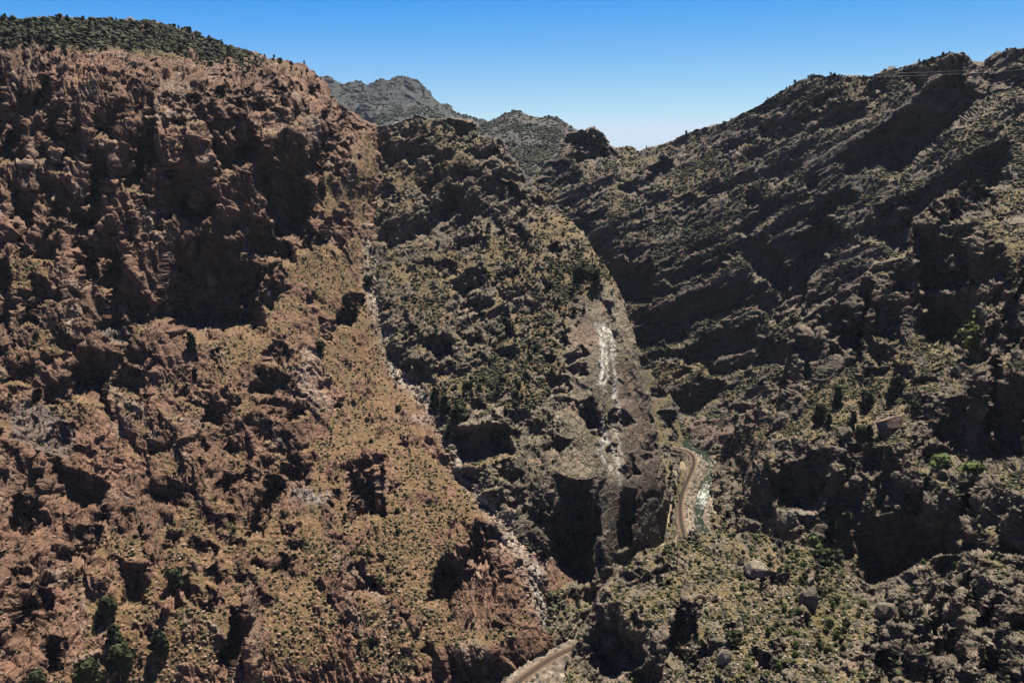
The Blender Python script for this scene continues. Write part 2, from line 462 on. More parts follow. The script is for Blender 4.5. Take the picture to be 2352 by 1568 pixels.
# --- left canyon wall: red gneiss buttresses, wooded rim, talus below
left_sky = [(-60, 50), (0, 48), (47, 52), (108, 42), (190, 46), (250, 50), (335, 52), (396, 62), (450, 78), (522, 108), (576, 120), (612, 134),
            (659, 142), (689, 150), (719, 165), (739, 182), (755, 208), (762, 228), (779, 242), (809, 260), (833, 278), (862, 288)]
LEFT = landform("canyon_wall_left",
    [(-280, 60)] + left_sky + [(910, 340), (1010, 600), (1160, 900), (1340, 1250), (1420, 1450), (1420, 1800), (-280, 1800)],
    [(-280, 60, 790), (-280, 500, 600), (-280, 1000, 440), (-280, 1600, 300),
     (0, 50, 880), (0, 110, 810), (0, 250, 750), (0, 420, 680), (0, 600, 620), (0, 800, 560), (0, 1000, 500), (0, 1200, 440), (0, 1400, 385), (0, 1568, 350), (0, 1700, 330),
     (250, 52, 900), (250, 110, 830), (250, 190, 765), (220, 400, 700), (200, 600, 645), (200, 800, 590), (200, 1000, 530), (200, 1200, 470), (230, 1400, 412), (230, 1568, 378), (230, 1700, 355),
     (450, 80, 1040), (480, 160, 905), (500, 240, 815), (500, 400, 762), (500, 560, 728), (500, 735, 690), (480, 770, 660), (450, 900, 590), (430, 1050, 535), (420, 1250, 465), (420, 1400, 420), (420, 1568, 390),
     (650, 140, 1060), (660, 230, 890), (660, 350, 835), (650, 520, 775), (650, 620, 745), (660, 740, 690), (690, 850, 640), (640, 1000, 575), (620, 1100, 540), (600, 1300, 462), (600, 1500, 405), (600, 1660, 385),
     (770, 240, 1060), (760, 300, 970), (750, 420, 885), (740, 550, 810), (830, 400, 930), (800, 560, 840), (790, 700, 760), (800, 850, 690), (800, 1000, 610), (870, 1100, 550), (870, 1200, 505), (870, 1350, 455), (870, 1480, 420), (870, 1600, 400),
     (855, 288, 1050), (850, 450, 950), (840, 600, 855), (860, 700, 792), (890, 850, 712), (950, 910, 672), (1000, 960, 640), (1050, 1080, 580), (1140, 1180, 532), (1200, 1300, 486), (1240, 1420, 452), (1250, 1500, 434),
     (1060, 1200, 525), (1080, 1320, 478), (1080, 1450, 432), (1080, 1560, 412),
     (910, 340, 1120), (1010, 600, 1010), (1160, 900, 850), (1300, 1200, 640), (1350, 1350, 540), (1300, 1560, 452), (1200, 1585, 420), (1420, 1700, 470)],
    1.5, ROCK_MID, sc=1.0, e=(.42, -.3, -.85), st=2.6, seed=1.0,
    over=[(520, 290, 62, 75, -25, 1.3), (650, 425, 62, 95, -12, 1.3), (500, 645, 130, 95, 0, 1.0), (620, 530, 70, 55, 5, 1.2), (215, 395, 28, 62, 8, 1.3),
          (330, 335, 30, 75, 8, 1.2), (205, 600, 20, 60, 10, 1.3), (272, 705, 32, 50, 20, 1.2), (210, 850, 55, 55, 10, 1.3), (120, 275, 28, 42, 5, 1.2),
          (622, 875, 42, 30, 15, 1.2), (843, 1115, 45, 65, -8, 1.3), (612, 1150, 24, 62, 18, 1.3), (165, 1120, 75, 42, 25, 1.3), (190, 1245, 45, 42, 15, 1.2),
          (310, 1335, 40, 40, 0, 1.1), (545, 1460, 28, 65, 18, 1.3), (1035, 1335, 40, 55, 30, 1.2), (1120, 1245, 42, 50, 20, 1.2), (790, 305, 26, 34, 20, 1.2),
          (500, 940, 40, 32, 20, 1.2), (300, 870, 45, 30, 20, .9), (60, 470, 30, 40, 10, 1.2), (110, 560, 30, 26, 10, 1.1), (400, 660, 26, 60, 15, 1.2),
          (700, 470, 30, 70, 12, 1.2), (740, 340, 24, 60, 15, 1.2), (420, 440, 30, 40, 10, 1.1), (30, 300, 24, 60, 8, 1.1), (60, 1180, 40, 40, 25, 1.1),
          (1265, 1515, 60, 26, -35, 1.3), (690, 1075, 40, 26, 10, 1.0), (40, 850, 40, 26, 10, 1.1), (400, 1130, 45, 30, 25, 1.1), (60, 1400, 40, 60, 15, 1.1), (110, 1500, 30, 50, 15, 1.1), (830, 1340, 26, 22, 0, 1.1)],
    auto=[(120, (10, 30), (14, 40), 14, 14, 1.2, (-40, 170, 820, 720)), (95, (10, 34), (8, 24), 25, 16, 1.1, (-40, 740, 780, 1400)), (16, (10, 22), (8, 16), 15, 15, 1.0, (700, 850, 1150, 1540)), (18, (10, 20), (6, 12), 5, 10, .9, (-40, 80, 560, 190))],
    lines=[([(590, 1340), (575, 1420), (580, 1540)], 13, -9), ([(430, 250), (470, 370), (480, 430)], 14, -8), ([(590, 215), (560, 290), (480, 372)], 14, -12), ([(590, 330), (640, 300), (730, 460), (740, 540)], 16, -8),
           ([(430, 560), (445, 640), (452, 730)], 8, -11), ([(480, 600), (490, 730)], 6, -8), ([(530, 550), (548, 640), (556, 735)], 9, -12), ([(585, 570), (600, 720)], 7, -9), ([(505, 230), (500, 320)], 6, -6), ([(630, 370), (640, 500)], 7, -9), ([(672, 350), (690, 500)], 7, -8), ([(360, 560), (380, 700)], 9, -9), ([(300, 470), (320, 560)], 9, -8), ([(250, 330), (262, 440)], 9, -8), ([(150, 220), (158, 330)], 8, -7), ([(380, 260), (392, 380)], 9, -8), ([(60, 260), (66, 380)], 9, -7),
           ([(330, 900), (420, 1000), (500, 1180)], 18, -7), ([(20, 1010), (120, 1110), (180, 1260), (230, 1330)], 20, -8), ([(230, 520), (300, 620), (390, 730)], 16, -8),
           ([(170, 540), (200, 660), (250, 740)], 12, 9), ([(880, 1180), (800, 1290), (880, 1370), (890, 1560)], 16, 4),
           ([(850, 300), (835, 500), (855, 650), (870, 740), (890, 830), (1000, 960), (1050, 1080), (1140, 1180)], 14, 4),
           ([(240, 940), (330, 1060), (380, 1200)], 14, 7), ([(560, 960), (600, 1050), (590, 1180)], 14, -7)],
    bulge=[(400, 800, 60, 45, 20, 12), (1130, 1260, 70, 60, 20, 8), (850, 1060, 60, 50, 0, 9), (540, 420, 30, 80, 10, 8), (700, 300, 40, 60, 10, 8), (1090, 1500, 60, 40, 0, 8), (580, 1120, 40, 60, 15, 9)],
    soil=[(800, 420, 60, 150, 8), (790, 640, 90, 110, 0), (800, 800, 90, 110, -10), (850, 960, 70, 110, -35), (960, 1060, 70, 120, -35), (1020, 1170, 80, 90, -20), (940, 1300, 110, 150, 20), (560, 755, 130, 26, 0),
          (680, 600, 60, 60, 20), (380, 1440, 170, 110, 15), (300, 1560, 150, 60, 0), (700, 1420, 90, 130, 15), (250, 95, 330, 32, 5, .8), (560, 140, 100, 30, 25, .6), (670, 185, 60, 30, 40, .5), (60, 640, 70, 80, 10, .7),
          (900, 1480, 90, 80, 0), (470, 1300, 110, 60, 20, .8), (680, 1240, 90, 60, 10, .8), (120, 800, 60, 50, 0, .7), (440, 480, 60, 40, -10, .7), (1000, 1480, 60, 60, 0, .7)],
    bare=[(90, 1180, 150, 190, 15), (80, 1430, 120, 160, 10), (300, 1150, 110, 90, 20), (300, 170, 500, 40, 5), (500, 640, 110, 80, 0), (1130, 1330, 90, 130, 15), (580, 1430, 25, 110, -8), (380, 810, 70, 70, 20), (1090, 1530, 110, 50, 0), (850, 1090, 60, 60, 0), (640, 1130, 70, 50, 10)],
    rock=((.355, .20, .135), (.205, .12, .082), (.34, .25, .195)), earth=((.245, .148, .074), (.185, .132, .064)),
    paint=[("blob", (150, 80, 420, 34, 4), (.105, .10, .05), .8), ("line", [(845, 560), (850, 640), (860, 700), (885, 790), (905, 850), (960, 905), (1000, 960), (1030, 1020)], 15, (.54, .45, .36), .95),
           ("line", [(1030, 1020), (1055, 1080), (1100, 1140), (1150, 1190), (1172, 1250), (1215, 1330), (1240, 1410)], 15, (.56, .46, .38), .95),
           ("line", [(895, 835), (910, 860), (965, 905), (1005, 960)], 6, (.68, .62, .55), .9), ("line", [(1085, 1125), (1130, 1165)], 6, (.68, .6, .52), .9),
           ("line", [(1215, 1310), (1235, 1380), (1255, 1440)], 9, (.6, .56, .52), .9),
           ("line", [(770, 1270), (830, 1340), (890, 1400), (880, 1480), (870, 1568)], 9, (.42, .3, .23), .8),
           ("line", [(680, 1130), (730, 1150)], 14, (.5, .45, .42), .8), ("line", [(600, 960), (650, 1020)], 8, (.45, .4, .36), .6),
           ("blob", (100, 990, 90, 50, 30), (.27, .23, .21), .7), ("blob", (1085, 1510, 40, 40, 0), (.36, .27, .2), .7), ("blob", (260, 760, 40, 30, 10), (.27, .24, .22), .6),
           ("line", [(575, 1330), (580, 1400), (590, 1540)], 10, (.36, .27, .2), .6)],
    grit=0.9, beds=[((.8, 0, .6), 17, .26), ((.75, -.2, .6), 6.5, .22), ((.1, .1, 1), 23, .14), ((.2, 0, 1), 5.5, .13)], flat=(.74, .95), label="red brown rocky canyon wall with wooded rim and talus slopes")

# --- the central rock fin
fin_sky = [(868, 290), (899, 288), (935, 273), (951, 270), (1005, 273), (1049, 273), (1085, 278), (1091, 284), (1098, 312), (1130, 318), (1156, 328), (1165, 355),
           (1185, 377), (1203, 409), (1213, 430), (1235, 436), (1257, 444), (1293, 489), (1336, 532), (1365, 577), (1401, 625), (1424, 670), (1440, 726), (1458, 769), (1469, 834),
           (1480, 874), (1494, 913), (1505, 978), (1514, 1020), (1525, 1079), (1531, 1148), (1528, 1220), (1505, 1280), (1490, 1420), (1460, 1600)]
FIN = landform("rock_fin", [(770, 300), (830, 310)] + fin_sky + [(1380, 1700), (1240, 1700), (1130, 1500), (1010, 1250), (850, 1000), (760, 700), (760, 500)],
    [(868, 290, 1062), (950, 272, 1040), (1050, 275, 1030), (1090, 290, 1015), (1000, 330, 985), (920, 380, 990), (1150, 340, 985), (1080, 380, 945), (1000, 420, 945), (930, 500, 905), (1000, 500, 905),
     (1100, 480, 895), (1180, 440, 905), (1213, 435, 930), (1160, 520, 860), (1050, 560, 850), (920, 600, 850), (1290, 492, 900), (1240, 540, 850), (1336, 535, 850), (1300, 600, 800), (1200, 620, 800), (1060, 660, 785), (930, 720, 768),
     (1400, 628, 790), (1380, 690, 750), (1430, 710, 742), (1300, 720, 735), (1200, 740, 730), (1080, 780, 715), (950, 830, 705), (1460, 790, 705), (1390, 800, 690), (1300, 830, 670), (1200, 850, 662), (1100, 890, 655), (1000, 930, 652), (925, 885, 690),
     (1482, 890, 672), (1400, 900, 642), (1300, 940, 618), (1200, 970, 600), (1100, 990, 598), (1050, 1060, 585), (1508, 1000, 640), (1420, 1020, 592), (1320, 1060, 568), (1200, 1080, 553), (1120, 1130, 545),
     (1527, 1100, 610), (1440, 1120, 552), (1360, 1160, 535), (1250, 1180, 520), (1180, 1220, 513), (1530, 1200, 602), (1450, 1230, 535), (1380, 1270, 512), (1290, 1300, 495), (1225, 1340, 478), (1500, 1290, 572), (1440, 1350, 510), (1370, 1380, 490), (1280, 1420, 461),
     (1325, 1455, 458), (1270, 1480, 444), (1230, 1520, 437), (1330, 1520, 455), (1420, 1480, 490), (1380, 1650, 480), (1240, 1650, 440),
     (850, 300, 1090), (840, 450, 985), (830, 600, 885), (845, 700, 815), (860, 850, 745), (760, 500, 1100), (760, 700, 960), (850, 1000, 760), (1010, 1250, 600), (1130, 1500, 500), (1000, 1080, 610), (1100, 1230, 540), (1180, 1350, 490)],
    1.45, ROCK_MID, sc=.95, e=(.12, .4, -.9), st=2.4, seed=2.0, amp=.9, big=.75,
    over=[(1000, 490, 75, 30, -38, 1.3), (1120, 450, 62, 32, -55, 1.3), (1150, 480, 50, 24, -60, 1.2), (1060, 500, 60, 22, -50, 1.2), (940, 342, 66, 20, -12, 1.3), (1065, 298, 32, 24, 10, 1.2), (910, 535, 45, 26, -30, 1.1),
          (1110, 1015, 72, 34, -12, 1.6), (1350, 945, 30, 32, -20, 1.4), (1275, 1022, 30, 24, 15, 1.4), (1305, 1205, 46, 110, 4, 1.3), (1345, 1250, 30, 80, 0, 1.1), (1450, 1290, 36, 32, -20, 1.4), (1420, 970, 24, 22, 30, 1.2),
          (1005, 795, 32, 32, -30, 1.3), (1145, 752, 36, 30, -30, 1.3), (915, 820, 38, 26, -15, 1.2), (1080, 770, 34, 28, -20, 1.1), (1075, 650, 42, 24, -35, 1.2), (1090, 560, 36, 18, -20, 1.0), (960, 860, 40, 22, -10, 1.2),
          (1165, 1080, 36, 20, 20, 1.2), (1380, 975, 14, 30, 10, .8), (1290, 880, 30, 18, 0, 1.1), (1190, 400, 30, 40, -60, 1.1), (1010, 360, 40, 14, -15, 1.0), (1235, 1310, 24, 40, 20, 1.1), (1330, 1350, 30, 40, 20, 1.1),
          (1290, 1500, 40, 24, -35, 1.3), (1440, 1180, 22, 60, 5, .9)],
    auto=[(44, (12, 36), (8, 20), -38, 15, 1.25, (870, 290, 1300, 560)), (64, (10, 30), (7, 20), -30, 18, 1.15, (870, 560, 1330, 1000)), (50, (10, 24), (8, 24), 0, 25, 1.1, (1050, 960, 1500, 1460))],
    lines=[([(1378, 720), (1385, 850), (1380, 960), (1385, 1060), (1350, 1160)], 14, -9), ([(1340, 740), (1330, 900)], 10, 4), ([(1400, 720), (1420, 850), (1425, 960)], 7, 4), ([(1360, 600), (1395, 690), (1440, 800), (1475, 900)], 12, -5),
           ([(1360, 1180), (1400, 1300)], 12, -5), ([(1240, 470), (1330, 560), (1390, 690)], 16, -6)],
    bulge=[(1105, 965, 70, 30, -15, 9), (1320, 800, 70, 60, 0, 6), (1430, 1080, 60, 90, 0, 6), (1280, 1100, 60, 50, 20, 6)],
    soil=[(1150, 600, 150, 60, 10), (1000, 640, 90, 70, -20, .8), (1330, 640, 60, 90, 30), (1230, 780, 90, 110, 25), (1150, 880, 140, 80, -10), (1060, 920, 110, 60, -10), (1290, 520, 50, 60, 40), (1000, 310, 90, 26, 0), (900, 420, 60, 100, 15), (1030, 400, 70, 40, -20, .9), (1000, 720, 60, 40, 0, .8)],
    bare=[(1410, 1000, 110, 330, -5), (1300, 1000, 130, 80, 0), (1100, 1000, 70, 40, -10), (1350, 770, 60, 60, 0), (1250, 1150, 120, 120, 0), (1080, 480, 110, 60, -40)],
    rock=((.27, .225, .16), (.19, .155, .115), (.28, .195, .145)), earth=((.27, .175, .085), (.19, .15, .07)),
    paint=[("line", [(845, 560), (850, 640), (860, 700), (885, 790), (905, 850), (960, 905), (1000, 960), (1030, 1020)], 15, (.54, .45, .36), .95),
           ("line", [(1030, 1020), (1055, 1080), (1100, 1140), (1150, 1190), (1172, 1250), (1215, 1330), (1240, 1410)], 15, (.56, .46, .38), .95),
           ("line", [(895, 835), (910, 860), (965, 905), (1005, 960)], 6, (.68, .62, .55), .9), ("line", [(1085, 1125), (1130, 1165)], 6, (.68, .6, .52), .9),
           ("line", [(1372, 745), (1384, 800), (1380, 880)], 4.6, (.85, .8, .72), 1.0), ("line", [(1388, 740), (1394, 830), (1392, 900)], 3.8, (.85, .8, .72), 1.0), ("line", [(1400, 750), (1412, 830), (1418, 920), (1430, 990)], 4.4, (.85, .8, .74), 1.0),
           ("line", [(1378, 960), (1390, 1010), (1412, 1050), (1420, 1110)], 6, (.72, .66, .58), .9), ("line", [(1385, 1000), (1375, 1040), (1400, 1080)], 5, (.72, .66, .6), .9), ("line", [(1408, 980), (1425, 1050), (1430, 1140)], 4, (.62, .54, .48), .85),
           ("line", [(1275, 900), (1280, 970), (1270, 1010)], 4, (.45, .4, .33), .7), ("line", [(1215, 1310), (1235, 1380), (1255, 1440)], 9, (.6, .56, .52), .9),
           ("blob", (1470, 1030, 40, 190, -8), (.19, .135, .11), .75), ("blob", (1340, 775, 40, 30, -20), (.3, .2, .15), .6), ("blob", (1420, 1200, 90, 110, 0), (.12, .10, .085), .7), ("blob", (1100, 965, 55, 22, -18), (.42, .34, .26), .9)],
    grit=0.75, beds=[((-.5, .0, .87), 15, .24), ((-.45, .1, .87), 6, .22), ((.9, .1, .2), 8, .10)], calm=[(1400, 1000, 120, 330, -5, .62), (1450, 1180, 80, 120, 0, .4), (1330, 790, 70, 70, 0, .45), (1105, 965, 75, 34, -15, .85)], flat=(.72, .93), label="pointed grey rock fin with pale streaks rising between the gully and the river")

# --- far right mountainside
right_sky = [(1217, 415), (1235, 399), (1264, 368), (1282, 352), (1296, 314), (1300, 307), (1343, 299), (1365, 294), (1386, 303), (1401, 335), (1411, 342), (1437, 338), (1451, 336), (1464, 347), (1473, 348), (1509, 337), (1559, 319), (1595, 301), (1664, 283), (1714, 256), (1750, 236), (1790, 212),
             (1829, 192), (1869, 176), (1901, 178), (1955, 174), (2002, 176), (2045, 161), (2089, 150), (2132, 140), (2171, 127), (2197, 122), (2218, 127), (2229, 139), (2247, 152), (2260, 154), (2263, 138), (2290, 121), (2352, 118), (2420, 116), (2700, 130)]
RIGHT = landform("mountainside_right", right_sky + [(2700, 800), (2420, 1000), (1900, 1180), (1700, 1180), (1575, 1110), (1555, 1010), (1480, 1000), (1380, 900), (1280, 650), (1170, 480)],
    [(1217, 418, 1260), (1250, 390, 1290), (1340, 310, 1330), (1345, 355, 1270), (1400, 345, 1330), (1470, 350, 1330), (1560, 322, 1300), (1700, 270, 1230), (1870, 178, 1160), (2000, 178, 1120), (2200, 124, 1050), (2255, 156, 1080), (2352, 120, 1060), (2420, 118, 1050), (2700, 130, 1000),
     (1320, 430, 1200), (1400, 500, 1150), (1480, 420, 1215), (1600, 400, 1180), (1750, 350, 1130), (1900, 280, 1080), (2050, 260, 1030), (2200, 220, 985), (2352, 210, 985), (2700, 300, 900),
     (1450, 620, 1075), (1550, 520, 1110), (1700, 480, 1070), (1850, 420, 1030), (2000, 400, 975), (2150, 370, 930), (2300, 300, 920), (2420, 360, 880), (1300, 560, 1150), (1370, 650, 1130),
     (1465, 770, 1000), (1560, 680, 1020), (1700, 620, 1000), (1850, 560, 965), (2000, 520, 910), (2150, 480, 860), (2352, 430, 820), (2700, 600, 740),
     (1500, 850, 965), (1560, 880, 925), (1540, 845, 955), (1640, 800, 950), (1750, 740, 930), (1850, 700, 900), (1990, 660, 860), (2150, 620, 800), (2420, 700, 740),
     (1600, 930, 885), (1680, 900, 868), (1780, 850, 845), (1570, 990, 835), (1600, 1005, 815), (1650, 1000, 795), (1720, 960, 800), (1800, 950, 790), (1650, 1050, 765), (1575, 1060, 800), (1900, 1180, 760), (2420, 1000, 700), (1380, 900, 1000), (1480, 1000, 900), (1700, 1180, 740)],
    1.6, ROCK_MID, sc=1.3, e=(.78, -.1, .58), st=3.2, seed=3.0, amp=.8, big=.9,
    over=[(2110, 278, 155, 50, -38, 1.75), (2045, 345, 70, 24, -14, 1.3), (2190, 190, 30, 60, -10, 1.2), (2165, 458, 190, 46, -33, 1.75), (2075, 500, 60, 40, -20, 1.3), (1850, 605, 130, 32, -60, 1.6), (1800, 690, 60, 30, -30, 1.2), (1448, 648, 50, 42, -12, 1.7),
          (1590, 712, 140, 27, -14, 1.7), (1660, 790, 105, 24, -18, 1.6), (1665, 835, 60, 26, -10, 1.3), (1520, 765, 74, 24, -18, 1.6), (1800, 292, 62, 16, -14, 1.2), (1490, 412, 66, 22, -38, 1.6), (1700, 335, 62, 15, -15, 1.1), (1930, 262, 76, 20, -18, 1.2), (1955, 372, 32, 26, -20, 1.2),
          (1345, 332, 56, 36, -8, 1.9), (1600, 918, 66, 25, -22, 1.7), (1760, 815, 60, 26, -16, 1.2), (2310, 185, 56, 22, -8, 1.3), (1680, 420, 80, 16, -20, 1.1), (1760, 600, 40, 60, -50, 1.1), (1600, 470, 60, 12, -25, 1.0), (2290, 580, 60, 20, -30, 1.1), (1510, 470, 40, 14, -35, 1.0), (1700, 560, 50, 14, -35, 1.0), (1570, 620, 50, 14, -25, 1.0), (1300, 400, 30, 24, -20, 1.1)],
    auto=[(110, (16, 60), (6, 17), -29, 9, 1.35, (1250, 180, 2420, 700)), (50, (14, 44), (7, 17), -20, 10, 1.3, (1450, 650, 1900, 980))],
    lines=[([(2010, 340), (1900, 470), (1830, 640)], 20, 10), ([(2260, 155), (2240, 260), (2080, 340)], 18, 8), ([(1340, 520), (1450, 450), (1560, 370)], 14, 6)],
    bulge=[(1345, 320, 50, 40, 0, 12)],
    soil=[(1560, 855, 85, 26, -5), (1420, 460, 60, 50, -30, .8), (2000, 200, 180, 26, -12), (1600, 420, 90, 30, -30, .7), (2250, 300, 120, 50, -35, .8), (1750, 440, 120, 30, -30, .7), (1650, 530, 100, 30, -30, .7), (1760, 770, 60, 40, -10, .8), (1680, 930, 60, 26, -20, .8)],
    bare=[(1345, 330, 50, 35, 0), (1640, 1000, 60, 40, 0)],
    rock=((.23, .19, .155), (.155, .128, .108), (.26, .19, .15)), earth=((.215, .16, .09), (.16, .13, .07)),
    paint=[("blob", (1560, 855, 80, 22, -5), (.33, .235, .125), .8), ("blob", (1640, 985, 50, 35, 0), (.3, .2, .165), .7), ("blob", (1500, 800, 40, 20, 10), (.06, .075, .035), .7), ("blob", (1450, 600, 50, 20, 0), (.28, .2, .16), .6), ("blob", (1355, 540, 40, 25, 20), (.3, .22, .17), .6)],
    grit=0.6, beds=[((-.47, 0, .88), 21, .30), ((-.42, .1, .88), 9, .28), ((-.5, .1, .85), 4.2, .2)], flat=(.60, .85), back=5.0, label="dark banded mountainside with sloping ledges on the far side of the river")

# --- near right cliffs
NEAR = landform("canyon_wall_right",
    [(2700, 450), (2420, 450), (2300, 432), (2247, 436), (2200, 436), (2150, 462), (2100, 504), (2083, 590), (2009, 606), (1975, 648), (1900, 692), (1850, 728), (1831, 755), (1811, 808), (1793, 877), (1790, 905), (1720, 945), (1690, 985), (1655, 1040), (1646, 1060), (1633, 1085), (1626, 1109), (1621, 1164), (1596, 1205),
     (1560, 1290), (1620, 1450), (2420, 1560), (2700, 1560)],
    [(2200, 440, 700), (2300, 436, 700), (2420, 450, 660), (2700, 500, 600), (2100, 510, 690), (2090, 590, 665), (2200, 540, 650), (2300, 560, 590), (2420, 600, 540), (2010, 612, 695), (1980, 660, 685), (2160, 650, 625), (2300, 680, 560), (2180, 760, 605), (2280, 740, 545), (2420, 760, 480), (1900, 698, 705), (1835, 760, 700), (1900, 800, 665), (1980, 760, 655), (1970, 850, 632), (1815, 815, 695), (1795, 890, 685), (1880, 890, 638),
     (2080, 850, 590), (2200, 830, 565), (2280, 880, 480), (2420, 900, 430), (1725, 948, 715), (1780, 960, 660), (1880, 960, 595), (2000, 940, 575), (2100, 920, 545), (2100, 1010, 490), (2200, 1040, 455), (2300, 1060, 420), (2420, 1080, 385), (1695, 990, 722), (1655, 1045, 738), (1648, 1062, 736), (1720, 1040, 680), (1800, 1010, 610), (1900, 1010, 545), (1980, 1020, 520), (2050, 1060, 490),
     (1634, 1088, 716), (1700, 1120, 640), (1780, 1060, 560), (1860, 1060, 530), (1860, 1140, 520), (1780, 1150, 555), (1960, 1100, 500), (2050, 1130, 475), (2200, 1100, 420), (2330, 1150, 375), (1622, 1166, 658), (1680, 1190, 600), (1740, 1200, 560), (1800, 1210, 525), (1880, 1230, 495), (1960, 1220, 475), (2080, 1250, 440), (2200, 1240, 400), (2330, 1260, 355),
     (1597, 1208, 640), (1660, 1240, 580), (1760, 1260, 535), (1900, 1300, 470), (2050, 1340, 420), (2300, 1350, 350), (1560, 1290, 610), (1620, 1450, 520), (2000, 1500, 430), (2420, 1560, 340), (2700, 1000, 340), (2700, 1500, 290)],
    1.4, ROCK_NEAR, sc=.8, e=(.3, .1, .9), st=1.7, seed=4.0, amp=.95, big=.9,
    over=[(2160, 585, 70, 70, -5, 1.3), (2185, 700, 75, 80, 5, 1.3), (2125, 545, 40, 36, 0, 1.2), (2260, 600, 60, 40, -20, 1.1), (1978, 720, 18, 85, 8, 1.3), (1800, 860, 12, 55, 12, 1.2), (2286, 850, 18, 120, 5, 1.4), (2215, 985, 135, 80, -4, 1.35), (2320, 950, 50, 90, 0, 1.2),
          (1850, 1085, 74, 66, 2, 1.4), (1870, 1185, 40, 26, -20, 1.1), (2080, 1245, 130, 82, -4, 1.35), (1935, 1170, 22, 75, 25, 1.2), (2320, 1205, 46, 60, 0, 1.2), (2240, 1120, 28, 60, 15, 1.2), (1720, 1170, 50, 22, -5, 1.2), (2040, 730, 46, 34, 0, 1.0), (2330, 740, 26, 70, 5, 1.1), (2240, 480, 40, 14, 0, 1.0), (2330, 500, 40, 20, -10, 1.0), (1700, 1080, 24, 30, 10, 1.1)],
    auto=[(60, (12, 40), (10, 28), -10, 18, 1.2, (1800, 440, 2420, 900)), (34, (10, 26), (7, 18), 0, 18, 1.1, (1630, 960, 1850, 1230)), (60, (12, 34), (14, 40), 5, 22, 1.2, (1850, 1000, 2420, 1330))],
    lines=[([(2260, 740), (2255, 950)], 14, -8), ([(1900, 1180), (1960, 1060)], 10, 5)],
    bulge=[(2045, 972, 40, 26, 0, 5), (1810, 1180, 55, 30, -20, 6), (1890, 780, 70, 80, 0, 5)],
    soil=[(1930, 930, 110, 60, -10), (2050, 900, 90, 60, 0), (2180, 790, 110, 40, -25), (1850, 990, 60, 30, 0), (2000, 1000, 80, 30, 5), (1750, 1010, 50, 40, -20, .7), (1900, 1260, 60, 60, -50, .8), (2230, 1060, 90, 16, 5, .9), (2330, 560, 60, 40, 0, .7), (2330, 640, 40, 50, 0, .7), (1660, 1230, 70, 20, 0, .7)],
    bare=[(1890, 790, 80, 80, 0), (2080, 1220, 110, 80, 0), (2200, 990, 120, 60, 0), (1850, 1080, 60, 50, 0), (2170, 620, 70, 90, 0), (1690, 1110, 50, 70, 0)],
    rock=((.25, .205, .15), (.165, .135, .105), (.25, .18, .135)), earth=((.25, .175, .08), (.18, .15, .065)),
    paint=[("blob", (2045, 972, 38, 24, 0), (.36, .27, .22), .9), ("blob", (1815, 1185, 50, 26, -20), (.25, .23, .19), .8), ("blob", (1680, 1090, 60, 80, 10), (.25, .195, .145), .6), ("line", [(1900, 1005), (1960, 1022), (2000, 1030)], 6, (.36, .25, .14), .7)],
    grit=0.8, beds=[((-.3, 0, .95), 22, .24), ((-.25, 0, .95), 8, .2), ((.9, .3, .2), 11, .12), ((.1, .2, 1), 4, .10)], calm=[(1815, 1185, 60, 34, -20, .85), (2045, 972, 50, 30, 0, .8), (2180, 650, 60, 90, 0, .4), (2090, 1230, 110, 70, 0, .5), (1890, 790, 60, 80, 0, .3)], flat=(.66, .9), label="steep grey cliffs and bushy ledges above the right river bank")

